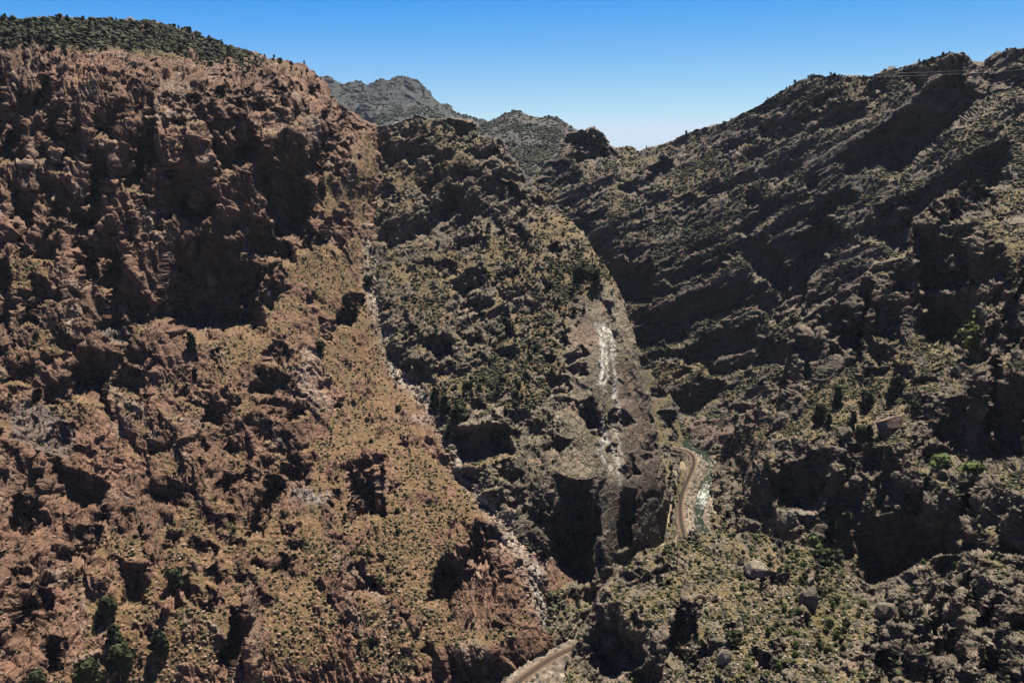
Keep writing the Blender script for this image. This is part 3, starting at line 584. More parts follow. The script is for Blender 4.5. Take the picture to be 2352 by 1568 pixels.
# --- foreground shoulder at the lower right
FORE = landform("foreground_slope",
    [(1180, 1800), (1265, 1660), (1296, 1568), (1307, 1508), (1322, 1464), (1359, 1403), (1380, 1355), (1430, 1311), (1465, 1268), (1500, 1259), (1552, 1245), (1588, 1226), (1656, 1226), (1700, 1230), (1754, 1228), (1815, 1252), (1865, 1258), (1948, 1312), (2016, 1357), (2070, 1324), (2153, 1275), (2290, 1268), (2420, 1292), (2700, 1292), (2700, 1800)],
    [(1296, 1568, 375), (1310, 1508, 392), (1330, 1470, 402), (1368, 1415, 412), (1390, 1368, 420), (1440, 1325, 426), (1475, 1285, 434), (1555, 1256, 440), (1600, 1232, 446), (1700, 1236, 440), (1800, 1256, 428), (1948, 1316, 398), (2016, 1362, 375), (2070, 1330, 372), (2150, 1282, 365), (2290, 1275, 338), (2420, 1295, 318), (2700, 1300, 290),
     (1420, 1400, 396), (1400, 1480, 386), (1370, 1560, 368), (1450, 1520, 368), (1500, 1360, 402), (1550, 1440, 366), (1520, 1540, 350), (1600, 1320, 414), (1650, 1400, 378), (1650, 1500, 346), (1740, 1300, 412), (1760, 1400, 372), (1760, 1500, 338), (1850, 1340, 388), (1860, 1440, 352), (1860, 1540, 320), (1950, 1400, 362), (1960, 1500, 326), (2060, 1400, 345), (2060, 1500, 312), (2160, 1360, 335), (2160, 1460, 305), (2280, 1350, 315), (2280, 1460, 286), (2400, 1400, 286), (2400, 1540, 256), (2160, 1568, 275), (1960, 1600, 296), (1700, 1620, 312), (1450, 1640, 340), (1265, 1680, 360), (2400, 1750, 215), (1800, 1750, 270), (1300, 1780, 330), (2700, 1700, 190)],
    1.25, ROCK_NEAR, sc=.6, e=(.15, .2, .9), st=1.7, seed=5.0, amp=1.0, big=.9,
    over=[(1400, 1475, 62, 66, -38, 1.25), (1350, 1520, 40, 50, -50, 1.2), (1565, 1440, 34, 62, 12, 1.3), (2035, 1500, 30, 60, 5, 1.3), (2150, 1405, 26, 50, 0, 1.2), (2200, 1470, 30, 50, 10, 1.2), (2280, 1490, 30, 60, 5, 1.3), (2335, 1400, 30, 50, 0, 1.2), (2100, 1540, 36, 30, 0, 1.2), (2110, 1345, 40, 26, -20, 1.1), (2350, 1330, 40, 26, 0, 1.1), (1480, 1560, 40, 30, -20, 1.1), (1760, 1520, 36, 22, 0, 1.1), (1500, 1330, 60, 16, -25, 1.0)],
    auto=[(60, (10, 34), (14, 46), 5, 22, 1.3, (2000, 1280, 2420, 1600)), (40, (8, 28), (6, 20), -15, 20, 1.1, (1330, 1290, 1990, 1600))],
    lines=[([(1880, 1320), (1900, 1420), (1880, 1560)], 26, 6)],
    bulge=[],
    soil=[(1620, 1290, 120, 40, -8, .85), (1800, 1310, 120, 50, 5, .9), (1890, 1420, 90, 110, 20), (1700, 1420, 110, 60, 0, .75), (1800, 1540, 140, 50, 0, .8), (1560, 1350, 60, 50, 0, .7), (1950, 1540, 60, 60, 0, .8)],
    bare=[(2200, 1440, 170, 150, 0), (1400, 1480, 70, 90, -30), (1560, 1470, 50, 60, 0)],
    rock=((.27, .22, .16), (.18, .15, .115), (.27, .2, .15)), earth=((.25, .18, .085), (.19, .155, .065)),
    paint=[("blob", (1900, 1430, 60, 70, 20), (.24, .2, .07), .6)],
    grit=0.6, beds=[((-.3, 0, .95), 18, .2), ((.9, .2, .35), 9, .12), ((.1, .2, 1), 4.2, .09)], outcrop=-.02, flat=(.7, .92), label="bushy foreground shoulder of grey rock at the lower right")

# --- river bank below the fin, behind the railway
BANK = landform("river_bank",
    [(1440, 840), (1490, 850), (1515, 885), (1540, 905), (1556, 940), (1562, 985), (1570, 1000), (1578, 1018), (1583, 1040), (1580, 1060), (1573, 1105), (1560, 1140), (1554, 1180), (1560, 1215), (1566, 1250), (1560, 1320), (1440, 1330)],
    [(1440, 850, 960), (1500, 868, 900), (1520, 900, 880), (1545, 925, 865), (1558, 970, 850), (1575, 1015, 815), (1583, 1045, 780), (1560, 1040, 775), (1530, 1000, 800), (1520, 950, 840), (1566, 1100, 700), (1545, 1100, 680), (1550, 1150, 645), (1535, 1180, 625), (1552, 1200, 615), (1560, 1245, 590), (1540, 1240, 590), (1440, 1100, 760), (1440, 1330, 560), (1555, 1320, 560)],
    1.5, ROCK_MID, sc=.8, e=(0, 0, 1), st=1.5, seed=6.0, amp=.7, big=.5, skirt=14, back=2.0,
    over=[(1530, 962, 24, 22, -10, 1.3), (1572, 1052, 16, 26, 15, 1.4), (1545, 1080, 12, 40, 5, 1.0), (1545, 1140, 10, 50, 0, 1.0), (1520, 900, 24, 14, -15, 1.2), (1550, 1000, 12, 16, 0, 1.2), (1558, 1085, 8, 20, 10, 1.2), (1540, 1180, 12, 30, 0, 1.1), (1535, 1040, 14, 16, 0, 1.2)],
    soil=[(1545, 1010, 16, 40, 10), (1545, 1215, 16, 40, 0), (1535, 910, 30, 20, 20), (1550, 1060, 20, 40, 0)],
    rock=((.2, .17, .14), (.13, .11, .1), (.22, .17, .14)), earth=((.17, .125, .06), (.13, .11, .05)), label="grassy rocky bank between the fin and the railway")

# --- distant mountains
PEAK = landform("mountain_far",
    [(600, 190), (735, 178), (753, 174), (765, 179), (767, 192), (779, 189), (790, 195), (799, 189), (829, 186), (837, 193), (840, 203), (847, 193), (863, 187), (879, 180), (891, 187), (903, 178), (925, 174), (936, 176), (940, 179), (959, 183), (969, 192), (979, 204), (989, 216), (999, 228), (1017, 241), (1035, 243), (1045, 258), (1071, 266), (1099, 274), (1130, 282), (1200, 320), (1200, 460), (600, 460)],
    [(600, 190, 4300), (740, 180, 4200), (830, 188, 4200), (920, 176, 4300), (1000, 230, 4150), (1090, 274, 3900), (1200, 320, 3700), (750, 240, 3800), (850, 250, 3750), (900, 220, 3950), (960, 260, 3700), (1040, 270, 3700), (900, 290, 3400), (1000, 300, 3400), (1100, 310, 3400), (700, 300, 3300), (900, 400, 2900), (600, 450, 2700), (1200, 450, 2700)],
    1.6, ROCK_FAR, sc=5.5, e=(0, .2, 1), st=2, seed=7.0, amp=.28, big=1.2, skirt=25, back=30,
    over=[(885, 212, 45, 26, 0, 1.1), (945, 212, 30, 26, 10, 1.1), (812, 205, 26, 16, 0, 1.1), (835, 270, 20, 24, 15, 1.3), (750, 195, 14, 16, 0, 1.1)],
    soil=[(930, 280, 120, 50, -10)],
    rock=((.04, .05, .056), (.03, .038, .045), (.058, .06, .064)), earth=((.028, .042, .034), (.04, .05, .045)),  # bluish tint of distance haze put into the rock and earth colours
    paint=[("line", [(900, 200), (880, 250), (865, 290)], 4, (.13, .115, .105), .7), ("blob", (880, 300, 16, 14, 0), (.14, .11, .10), .8), ("line", [(940, 240), (910, 290)], 3, (.12, .11, .1), .6)],
    beds=[((-.2, 0, .95), 6, .2)], flat=(.5, .8), label="distant blue grey mountain with blocky cliffs along its summit")
HILL = landform("hill_far",
    [(1040, 300), (1100, 281), (1122, 281), (1143, 272), (1160, 262), (1180, 256), (1191, 255), (1206, 263), (1228, 270), (1247, 271), (1262, 269), (1280, 269), (1294, 280), (1300, 288), (1320, 296), (1345, 306), (1420, 350), (1420, 520), (1040, 520)],
    [(1040, 300, 2750), (1110, 282, 2700), (1190, 257, 2600), (1240, 272, 2560), (1290, 280, 2520), (1345, 308, 2500), (1420, 350, 2500), (1110, 320, 2350), (1190, 310, 2250), (1280, 320, 2220), (1200, 380, 1900), (1280, 380, 1950), (1130, 400, 1950), (1230, 420, 1800), (1060, 500, 1700), (1400, 500, 1700)],
    1.6, ROCK_FAR, sc=3.4, e=(0, .2, 1), st=1.5, seed=8.0, amp=.5, big=1.1, skirt=25, back=18,
    over=[(1285, 340, 16, 10, 0, 1.1), (1275, 278, 20, 8, 0, 1.1)],
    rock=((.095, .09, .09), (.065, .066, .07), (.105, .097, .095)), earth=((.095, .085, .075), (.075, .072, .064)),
    flat=(.45, .75), label="distant rounded hill speckled with trees beyond the gap")

# ------------------------------------------------------------------ what can be seen (so that plants are set where the photograph shows them)
ZB = np.full((200, 300), 1e9)
def _cell(u, v):
    return np.clip((v / 8).astype(int), 0, 199), np.clip((u / 8).astype(int), 0, 299)
def project(P):
    r = P - CAM
    fw = r[..., 1] * CP - r[..., 2] * SP; up = r[..., 1] * SP + r[..., 2] * CP
    return FW / 2 + FOC * r[..., 0] / fw, FH / 2 - FOC * up / fw
for nm, L in LAND.items():
    m = L["ins"]
    a, b = project(L["P"]); L["pu"], L["pv"] = a, b
    ok = m & (a > 0) & (a < 2352) & (b > 0) & (b < 1568)
    i, j = _cell(a[ok], b[ok])
    np.minimum.at(ZB, (i, j), np.linalg.norm(L["P"][ok] - CAM, axis=-1))
for nm, L in LAND.items():
    i, j = _cell(L["pu"], L["pv"])
    rg = np.linalg.norm(L["P"] - CAM, axis=-1)
    L["vis"] = L["ins"] & (rg < ZB[i, j] * 1.05 + 8) & (L["pu"] > -20) & (L["pu"] < 2372) & (L["pv"] > -5) & (L["pv"] < 1590)

def pick(name, n, weight):
    L = LAND[name]
    w = (weight * L["vis"]).ravel()
    if w.sum() <= 0: return np.zeros((0,), int)
    return rng.choice(len(w), size=n, replace=False if (w > 0).sum() > n else True, p=w / w.sum())

def at_frame(u, v, only=None):
    """ground point seen along a sight line: nearest landform vertex in the frame"""
    best = None
    for nm, L in LAND.items():
        if only and nm != only: continue
        d = (L["pu"] - u) ** 2 + (L["pv"] - v) ** 2 + np.where(L["vis"], 0, 1e6)
        k = np.argmin(d)
        if best is None or d.flat[k] < best[0]: best = (d.flat[k], nm, k)
    return LAND[best[1]]["P"].reshape(-1, 3)[best[2]]

# ------------------------------------------------------------------ scrub: thousands of low bushes, one object
def ico(sub):
    import bmesh
    bm = bmesh.new(); bmesh.ops.create_icosphere(bm, subdivisions=sub, radius=1)
    V = np.array([x.co[:] for x in bm.verts]); F = np.array([[x.index for x in f.verts] for f in bm.faces]); bm.free()
    return V, F
IV1, IF1 = ico(1); IV2, IF2 = ico(2)

def scatter_mesh(pos, rad, hgt, tint, V0, F0, jit, sink=.25):
    n = len(pos); k = len(V0)
    ang = rng.uniform(0, 6.283, n); ca, sa = np.cos(ang)[:, None], np.sin(ang)[:, None]
    J = 1 + rng.uniform(-jit, jit, (n, k))
    x = V0[None, :, 0] * J; y = V0[None, :, 1] * J; z = V0[None, :, 2] * J
    X = (x * ca - y * sa) * rad[:, None]; Yy = (x * sa + y * ca) * rad[:, None] * rng.uniform(.75, 1.25, (n, 1)); Z = (z * .5 + .5 - sink) * hgt[:, None]
    Vv = np.stack([X, Yy, Z], -1) + pos[:, None, :]
    F = (F0[None] + (np.arange(n) * k)[:, None, None]).reshape(-1, 3)
    T = np.repeat(tint[:, None, :], k, 1) * (1 + rng.uniform(-.25, .25, (n, k, 1)))
    return Vv.reshape(-1, 3), F, T.reshape(-1, 3)

def tint_material(name, rough=.9, size=2.0, lo=.6, hi=1.4):
    m, N, L, b = new_mat(name, rough)
    at = N.new("ShaderNodeAttribute"); at.attribute_name = "tint"
    g = N.new("ShaderNodeNewGeometry")
    n = N.new("ShaderNodeTexNoise"); n.inputs["Scale"].default_value = size; n.inputs["Detail"].default_value = 3
    L.new(g.outputs["Position"], n.inputs["Vector"])
    r = N.new("ShaderNodeMapRange"); r.inputs[1].default_value = .3; r.inputs[2].default_value = .7; r.inputs[3].default_value = lo; r.inputs[4].default_value = hi
    L.new(n.outputs[0], r.inputs[0])
    mx = N.new("ShaderNodeVectorMath"); mx.operation = "SCALE"
    L.new(at.outputs["Color"], mx.inputs[0]); L.new(r.outputs[0], mx.inputs["Scale"])
    L.new(mx.outputs[0], b.inputs["Base Color"])
    return m
SCRUBMAT = tint_material("scrub_leaf", .9, 2.2)
STONEMAT = tint_material("loose_stone", .9, 1.5, .7, 1.3)

PAL = .62 * np.array([(.022, .027, .011), (.036, .038, .016), (.054, .052, .022), (.085, .073, .026), (.046, .048, .028)])
SPACE = {'canyon_wall_left': 2.1, 'rock_fin': 1.6, 'mountainside_right': 2.2, 'foreground_slope': 1.0}
def scrub_set(name, n, size, weight, pal=(.25, .3, .25, .1, .1)):
    L = LAND[name]
    k = pick(name, n, weight)
    P = L["P"].reshape(-1, 3)[k]
    if name in SPACE:
        cq = np.floor(P / SPACE[name]).astype(np.int64); _, un = np.unique(cq @ np.array([1, 4001, 16008001]), return_index=True)
        P = P[un]; k = k[un]
    r = size[0] + (size[1] - size[0]) * rng.random(len(k)) ** 1.9
    t = PAL[rng.choice(5, len(k), p=pal)] * rng.uniform(.75, 1.25, (len(k), 1))
    return P, r, r * rng.uniform(1.0, 1.7, len(k)), t

def clump(name, size, seed):
    return smooth(-.12, .3, noise(LAND[name]["P"].reshape(-1, 3), size, 3, .6, seed=seed).reshape(LAND[name]["S"].shape)) + .08

q = 1.0
W = {}
for nm, sz in (("canyon_wall_left", 22), ("rock_fin", 20), ("mountainside_right", 30), ("canyon_wall_right", 16), ("foreground_slope", 10), ("river_bank", 10)):
    W[nm] = (LAND[nm]["S"] ** 1.2 + .09 * (1 - LAND[nm]["cliff"])) * clump(nm, sz, 3.3)
L = LAND["canyon_wall_left"]
ochre = blob(L["u"], L["v"], (950, 1300, 130, 190, 20))
upper = smooth(330, 150, L["v"]) * smooth(900, 600, L["u"])
W["canyon_wall_left"] = W["canyon_wall_left"] * (1 + 1.8 * ochre + 2.2 * upper) * (1 - .6 * blob(L['u'], L['v'], (430, 1480, 260, 110, 0)))
Lf = LAND["rock_fin"]
lush = blob(Lf["u"], Lf["v"], (1200, 860, 130, 110, 0)) + blob(Lf["u"], Lf["v"], (1310, 660, 90, 80, 0)) + blob(Lf["u"], Lf["v"], (1040, 330, 90, 60, 0))
nose = smooth(.2, .6, blob(Lf['u'], Lf['v'], (1405, 1000, 125, 330, -5)))
W["rock_fin"] = W["rock_fin"] * (1 + 2 * lush) * (1 - .96 * nose)
parts1 = [scrub_set("canyon_wall_left", 15000, (.28, 1.35), W["canyon_wall_left"]),
          scrub_set("rock_fin", 10000, (.4, 2.0), W["rock_fin"], (.3, .3, .2, .1, .1)),
          scrub_set("mountainside_right", 15000, (.6, 2.6), W["mountainside_right"], (.3, .3, .2, .08, .12)),
          scrub_set("canyon_wall_right", 6500, (.3, 1.5), W["canyon_wall_right"], (.25, .3, .2, .15, .1)),
          scrub_set("canyon_wall_left", 5000, (1.2, 3.2), smooth(70, 12, L['v'] - np.interp(L['u'], [p[0] for p in left_sky], [p[1] for p in left_sky])) * smooth(640, 520, L['u']) * (.2 + L['S']), (.45, .4, .1, .0, .05)),
          scrub_set("river_bank", 400, (.4, 1.2), W["river_bank"], (.2, .3, .25, .15, .1))]
pos = np.concatenate([a[0] for a in parts1]); rad = np.concatenate([a[1] for a in parts1]); hg = np.concatenate([a[2] for a in parts1]); tn = np.concatenate([a[3] for a in parts1])
V1, F1, T1 = scatter_mesh(pos, rad, hg, tn, IV1, IF1, .38)
parts2 = [scrub_set("foreground_slope", 5200, (.22, 1.15), W["foreground_slope"], (.25, .3, .22, .15, .08))]
pos, rad, hg, tn = parts2[0]
V2, F2, T2 = scatter_mesh(pos, rad, hg, tn, IV2, IF2, .42)
o = mesh_from("scrub", np.concatenate([V1, V2]), np.concatenate([F1, F2 + len(V1)]), SCRUBMAT, attrs={"tint": np.concatenate([T1, T2])})
tag(o, "low olive green scrub dotted over every slope of the canyon", kind="stuff")
# far-off woods on the distant hills
fw_ = [scrub_set("hill_far", 2000, (2.2, 5.0), LAND["hill_far"]["ins"] * clump("hill_far", 120, 4.1), (.45, .35, .1, .0, .1)),
       scrub_set("mountain_far", 600, (4, 8.0), LAND["mountain_far"]["S"] * clump("mountain_far", 240, 4.4) + .02, (.4, .4, .1, .0, .1))]
pos = np.concatenate([a[0] for a in fw_]); rad = np.concatenate([a[1] for a in fw_]); hg = np.concatenate([a[2] for a in fw_]); tn = np.concatenate([a[3] for a in fw_])
V1, F1, T1 = scatter_mesh(pos, rad, hg * 1.2, tn, IV1, IF1, .35)
tag(mesh_from("distant_woods", V1, F1, SCRUBMAT, attrs={"tint": T1}), "open dark woods speckling the far hills", kind="stuff")

# ------------------------------------------------------------------ loose stones
def stone_set(name, n, size, weight):
    L = LAND[name]; k = pick(name, n, weight)
    P = L["P"].reshape(-1, 3)[k]
    if name in SPACE:
        cq = np.floor(P / SPACE[name]).astype(np.int64); _, un = np.unique(cq @ np.array([1, 4001, 16008001]), return_index=True)
        P = P[un]; k = k[un]
    r = size[0] + (size[1] - size[0]) * rng.random(len(k)) ** 3
    base = {"canyon_wall_left": (.17, .12, .085), "rock_fin": (.17, .14, .105), "mountainside_right": (.13, .11, .09), "canyon_wall_right": (.15, .125, .1), "foreground_slope": (.17, .145, .115)}[name]
    t = .62 * np.array(base) * rng.uniform(.65, 1.5, (len(k), 1))
    return P, r, r * rng.uniform(.9, 1.5, len(k)), t
gl = LAND["canyon_wall_left"]; gf = LAND["rock_fin"]
gull = [(845, 560), (860, 700), (885, 800), (905, 850), (960, 905), (1000, 960), (1050, 1080), (1140, 1180), (1200, 1300), (1235, 1400)]
dgl, _, _ = seg_dist(gl["u"], gl["v"], gull); dgf, _, _ = seg_dist(gf["u"], gf["v"], gull)
st = [stone_set("canyon_wall_left", 9000, (.3, 1.3), gl["S"] + .15), stone_set("canyon_wall_left", 1800, (.4, 1.6), np.exp(-(dgl / 16) ** 2)), stone_set("rock_fin", 900, (.4, 1.6), np.exp(-(dgf / 14) ** 2)),
      stone_set("rock_fin", 4500, (.3, 1.3), (gf["S"] + .1) * (1 - nose)), stone_set("mountainside_right", 6000, (.5, 1.8), LAND["mountainside_right"]["S"] + .2),
      stone_set("canyon_wall_right", 5000, (.25, 1.2), LAND["canyon_wall_right"]["S"] + .1), stone_set("foreground_slope", 6000, (.18, .9), LAND["foreground_slope"]["S"] + .12)]
pos = np.concatenate([a[0] for a in st]); rad = np.concatenate([a[1] for a in st]); hg = np.concatenate([a[2] for a in st]); tn = np.concatenate([a[3] for a in st])
V1, F1, T1 = scatter_mesh(pos, rad, hg, tn, IV1, IF1, .22)
tag(mesh_from("rubble", V1, F1, STONEMAT, attrs={"tint": T1}), "pale loose stones strewn over the slopes and the gully", kind="stuff")

# ------------------------------------------------------------------ railway, river and canyon floor
def resample(P, step):
    P = np.array(P, float)
    # Catmull-Rom through the points, then even spacing
    Q = np.vstack([2 * P[0] - P[1], P, 2 * P[-1] - P[-2]])
    out = []
    for i in range(1, len(Q) - 2):
        t = np.linspace(0, 1, 40, endpoint=False)[:, None]
        p0, p1, p2, p3 = Q[i - 1], Q[i], Q[i + 1], Q[i + 2]
        out.append(.5 * (2 * p1 + (p2 - p0) * t + (2 * p0 - 5 * p1 + 4 * p2 - p3) * t * t + (3 * p1 - p0 - 3 * p2 + p3) * t ** 3))
    out = np.vstack(out + [P[-1:]])
    for _ in range(3):
        out[20:-20] = (out[:-40] + out[10:-30] + out[20:-20] + out[30:-10] + out[40:]) / 5
    s = np.concatenate([[0], np.cumsum(np.linalg.norm(np.diff(out, axis=0), axis=1))])
    ss = np.arange(0, s[-1], step)
    return np.stack([np.interp(ss, s, out[:, k]) for k in range(out.shape[1])], -1), ss

ZR = 5.0
rail_near = [on_level(a, b, ZR)[:2] for a, b in [(1090, 1640), (1185, 1567), (1225, 1535), (1273, 1506), (1317, 1481)]]
rail_far = [on_level(a, b, ZR)[:2] for a, b in [(1573, 1240), (1566, 1205), (1561, 1178), (1562, 1150), (1568, 1126), (1580, 1099), (1591, 1075), (1596, 1058), (1590, 1043), (1576, 1030)]]
mid = [(rail_near[-1] * (1 - t) + rail_far[0] * t) for t in (.35, .7)]
mid = [m + np.array((24, -15)) for m in mid]
RP, RS = resample(np.array(list(rail_near) + mid + list(rail_far) + [rail_far[-1] + np.array((-30, 12)), rail_far[-1] + np.array((-70, 18))]), 1.0)
RT = np.gradient(RP, axis=0); RT /= np.linalg.norm(RT, axis=1, keepdims=True)
RN = np.stack([RT[:, 1], -RT[:, 0]], -1)                    # to the right (river side)

def ribbon(P, N, offs, z):
    """grid following a path; offs (k,) lateral metres; z (n,k)"""
    V = np.concatenate([P[:, None] + N[:, None] * offs[None, :, None], z[..., None]], -1)
    n, k = z.shape; idx = np.arange(n * k).reshape(n, k)
    F = np.stack([idx[:-1, :-1], idx[:-1, 1:], idx[1:, 1:], idx[1:, :-1]], -1).reshape(-1, 4)
    return V.reshape(-1, 3), F

kk0 = int(np.argmin(np.linalg.norm(RP - on_level(1572, 1231, 5)[:2], axis=1)))
offs = np.arange(-7, 30, .45)
prof = np.interp(offs, [-16, -7, -4.5, -3.2, -2.4, 2.4, 3.2, 5.5, 9.0, 12.5, 30], [-3, -2.0, 1.0, 3.9, 4.6, 4.6, 4.2, 2.9, 1.3, -.6, -3.5])
z = np.repeat(prof[None], len(RP), 0)
near_ = smooth(kk0, kk0 - 60, np.arange(len(RP)))[:, None]
z = z * (1 - near_) + np.interp(offs, [-16, -7, -4.5, -3.2, -2.4, 2.4, 3.4, 12, 30], [5, 4.4, 4.2, 4.4, 4.6, 4.6, 4.2, 3.0, 1.2])[None] * near_
V, F = ribbon(RP, RN, offs, z)
rub = np.clip((np.abs(offs) - np.where(offs > 0, 2.6, 2.6)) / 1.2, 0, 1)[None].repeat(len(RP), 0).ravel()
dist, vec, col = cells(V, 2.8, 91, .9, 'CHEBYCHEV')
V[:, 2] += rub * (np.clip(.55 - dist, 0, 1) * (col[:, 0] > .3) * 5.0 * (.4 + col[:, 1]) + noise(V, 6, 4, .6, seed=92) * 1.2)
tb = np.where((rub > .3)[:, None], np.array((.13, .105, .084)) * (.3 + 1.5 * col[:, 2:3]), np.array((.10, .068, .046)))
ctr = np.abs(offs)[None].repeat(len(RP), 0).ravel()
tb = np.where((ctr < 1.75)[:, None], np.array((.05, .037, .028)), tb)
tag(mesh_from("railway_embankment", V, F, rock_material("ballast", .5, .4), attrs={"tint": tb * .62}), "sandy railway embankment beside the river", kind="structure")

# stones and scrub on the rubble between track and water
kk1 = rng.integers(0, len(RP), 900); oo = rng.uniform(3.3, 12, 900)
pz = np.concatenate([RP[kk1] + RN[kk1] * oo[:, None], np.interp(oo, [3, 5.5, 9, 12.5], [4.2, 2.9, 1.3, -.4])[:, None]], 1)
rr_ = .35 + 1.1 * rng.random(900) ** 2.5
V1, F1, T1 = scatter_mesh(pz, rr_, rr_ * 1.2, np.array((.105, .082, .065)) * rng.uniform(.5, 1.5, (900, 1)), IV1, IF1, .22)
tag(mesh_from("bank_rubble", V1, F1, STONEMAT, attrs={"tint": T1}), "tumbled stones between the railway and the water", kind="stuff")
V1, F1, T1 = scatter_mesh(pz[:220] + rng.normal(size=(220, 3)) * (.8, .8, 0), rr_[:220] + .3, rr_[:220] + .6, PAL[rng.integers(0, 5, 220)], IV1, IF1, .38)
tag(mesh_from("bank_scrub", V1, F1, SCRUBMAT, attrs={"tint": T1}), "low scrub on the stony river bank", kind="stuff")

# river
riv = [on_level(a, b, 0)[:2] for a, b in [(1500, 1004), (1545, 1008), (1580, 1018), (1606, 1033), (1624, 1047), (1628, 1070), (1620, 1100), (1612, 1125), (1607, 1150), (1598, 1174), (1592, 1195)]]
end = riv[-1]
for k in range(6, len(RP)): pass
kk = np.argmin(np.linalg.norm(RP - end, axis=1))
down = [RP[i] + RN[i] * min(18 + (kk - 25 - i) * .12, 34) for i in range(kk - 25, 0, -30)]
WP, WS = resample(np.array(list(riv) + down), 1.2)
WT = np.gradient(WP, axis=0); WT /= np.linalg.norm(WT, axis=1, keepdims=True)
WNn = np.stack([WT[:, 1], -WT[:, 0]], -1)
wo = np.arange(-6.5, 6.6, .45)
V, F = ribbon(WP, WNn, wo, np.zeros((len(WP), len(wo))))
along = np.repeat(WS[:, None], len(wo), 1).ravel(); across = np.repeat(wo[None], len(WS), 0).ravel()
wn = noise(np.stack([along / 2.5, across, 0 * across], -1), 1.7, 4, .65, seed=61)
wn2 = noise(np.stack([along, across, 0 * across], -1), 9, 3, .6, seed=62)
pu, pv = project(V)
rapid = np.exp(-((pv - 1140) / 42) ** 2) + .55 * np.exp(-((pv - 1060) / 26) ** 2) + .2
foam = smooth(.35, .9, rapid * .5 + wn * .85 + wn2 * .55 - .02) * 1.0
V[:, 2] += wn * .35 * (.4 + rapid)
tw = np.array((.014, .021, .014)) * (1 - foam[:, None]) + np.array((.34, .36, .34)) * foam[:, None]
m, N, Lk, b = new_mat("river_water", .35)
at = N.new("ShaderNodeAttribute"); at.attribute_name = "tint"; Lk.new(at.outputs["Color"], b.inputs["Base Color"])
b.inputs["Specular IOR Level"].default_value = .03
tcn = N.new("ShaderNodeTexCoord"); nn_ = N.new("ShaderNodeTexNoise"); nn_.inputs["Scale"].default_value = .9; nn_.inputs["Detail"].default_value = 4
Lk.new(tcn.outputs["Object"], nn_.inputs["Vector"])
bp = N.new("ShaderNodeBump"); bp.inputs["Strength"].default_value = .5; bp.inputs["Distance"].default_value = .5
Lk.new(nn_.outputs[0], bp.inputs["Height"]); Lk.new(bp.outputs[0], b.inputs["Normal"])
tag(mesh_from("river", V, F, m, smooth_shade=True, attrs={"tint": tw * .65}), "dark green river with white rapids", kind="structure")

# ground sheet under everything, out to the horizon
gs = 60000.0
xs = np.concatenate([-np.geomspace(gs, 400, 12), np.linspace(-380, 380, 12), np.geomspace(400, gs, 12)])
gx, gy = np.meshgrid(xs, xs + 600)
gz = np.full(gx.shape, -3.0)
V = np.stack([gx, gy, gz], -1).reshape(-1, 3); idx = np.arange(gx.size).reshape(gx.shape)
F = np.stack([idx[:-1, :-1], idx[:-1, 1:], idx[1:, 1:], idx[1:, :-1]], -1).reshape(-1, 4)
tag(mesh_from("ground", V, F, plain_material("plain_earth", (.12, .095, .06), .95, size=.02)), "dry ground of the canyon floor and plain", kind="structure")

# railway track: two rails and the sleepers under them
track = bpy.data.objects.new("railway_track", None); C.objects.link(track); track.location = (RP[0][0], RP[0][1], ZR - .4)
tag(track, "single railway track curving beside the river", "railway track")
org = np.array(track.location)
steel = plain_material("rail_steel", (.09, .06, .05), .45, .6, .2, 3)
wood = plain_material("sleeper_wood", (.035, .025, .02), .9, 0, .3, 2)
for sgn in (-1, 1):
    Vs = []
    prof_r = [(-.09, 0), (-.09, .2), (.09, .2), (.09, 0)]
    for a, h in prof_r:
        p = RP + RN * (sgn * .72 + a); Vs.append(np.concatenate([p, np.full((len(p), 1), ZR - .22 + h)], 1))
    Vv = np.stack(Vs, 1) - org; n = len(RP); idx = np.arange(n * 4).reshape(n, 4)
    F = np.concatenate([np.stack([idx[:-1, k], idx[1:, k], idx[1:, (k + 1) % 4], idx[:-1, (k + 1) % 4]], -1) for k in range(4)])
    mesh_from("rail", Vv.reshape(-1, 3), F, steel, parent=track)
cube = np.array([(x, y, zz) for x in (-1, 1) for y in (-1, 1) for zz in (-1, 1)], float)
cf = np.array([(0, 1, 3, 2), (4, 6, 7, 5), (0, 4, 5, 1), (2, 3, 7, 6), (0, 2, 6, 4), (1, 5, 7, 3)])
Vs = []; Fs = []
for i in range(0, len(RP)):
    c = np.array([*RP[i], ZR - .3]); t3 = np.array([*RT[i], 0]); n3 = np.array([*RN[i], 0])
    Vs.append(c + cube[:, :1] * n3 * 1.3 + cube[:, 1:2] * t3 * .16 + cube[:, 2:] * np.array((0, 0, .1)) - org); Fs.append(cf + 8 * i)
tag(mesh_from("sleepers", np.concatenate(Vs), np.concatenate(Fs), wood, parent=track), kind="stuff")

# white retaining wall along the embankment near the lower end of the far reach
ks = [np.argmin(np.linalg.norm(RP - on_level(a, b, ZR)[:2], axis=1)) for a, b in ((1572, 1232), (1562, 1158))]
sl_ = slice(min(ks), max(ks))
Vs = []
for a, h in ((6.9, -.8), (6.9, 3.4), (7.5, 3.4), (7.5, -.8)):
    p = RP[sl_] + RN[sl_] * a; Vs.append(np.concatenate([p, np.full((len(p), 1), h)], 1))
Vv = np.stack(Vs, 1); n = len(Vv); idx = np.arange(n * 4).reshape(n, 4)
F = np.concatenate([np.stack([idx[:-1, k], idx[1:, k], idx[1:, (k + 1) % 4], idx[:-1, (k + 1) % 4]], -1) for k in range(4)])
F = np.concatenate([F, idx[:1, ::-1], idx[-1:]])
tag(mesh_from("retaining_wall", Vv.reshape(-1, 3), F, plain_material("pale_masonry", (.17, .135, .11), .9, 0, .35, .8)), "pale low retaining wall between the railway and the river", "wall")

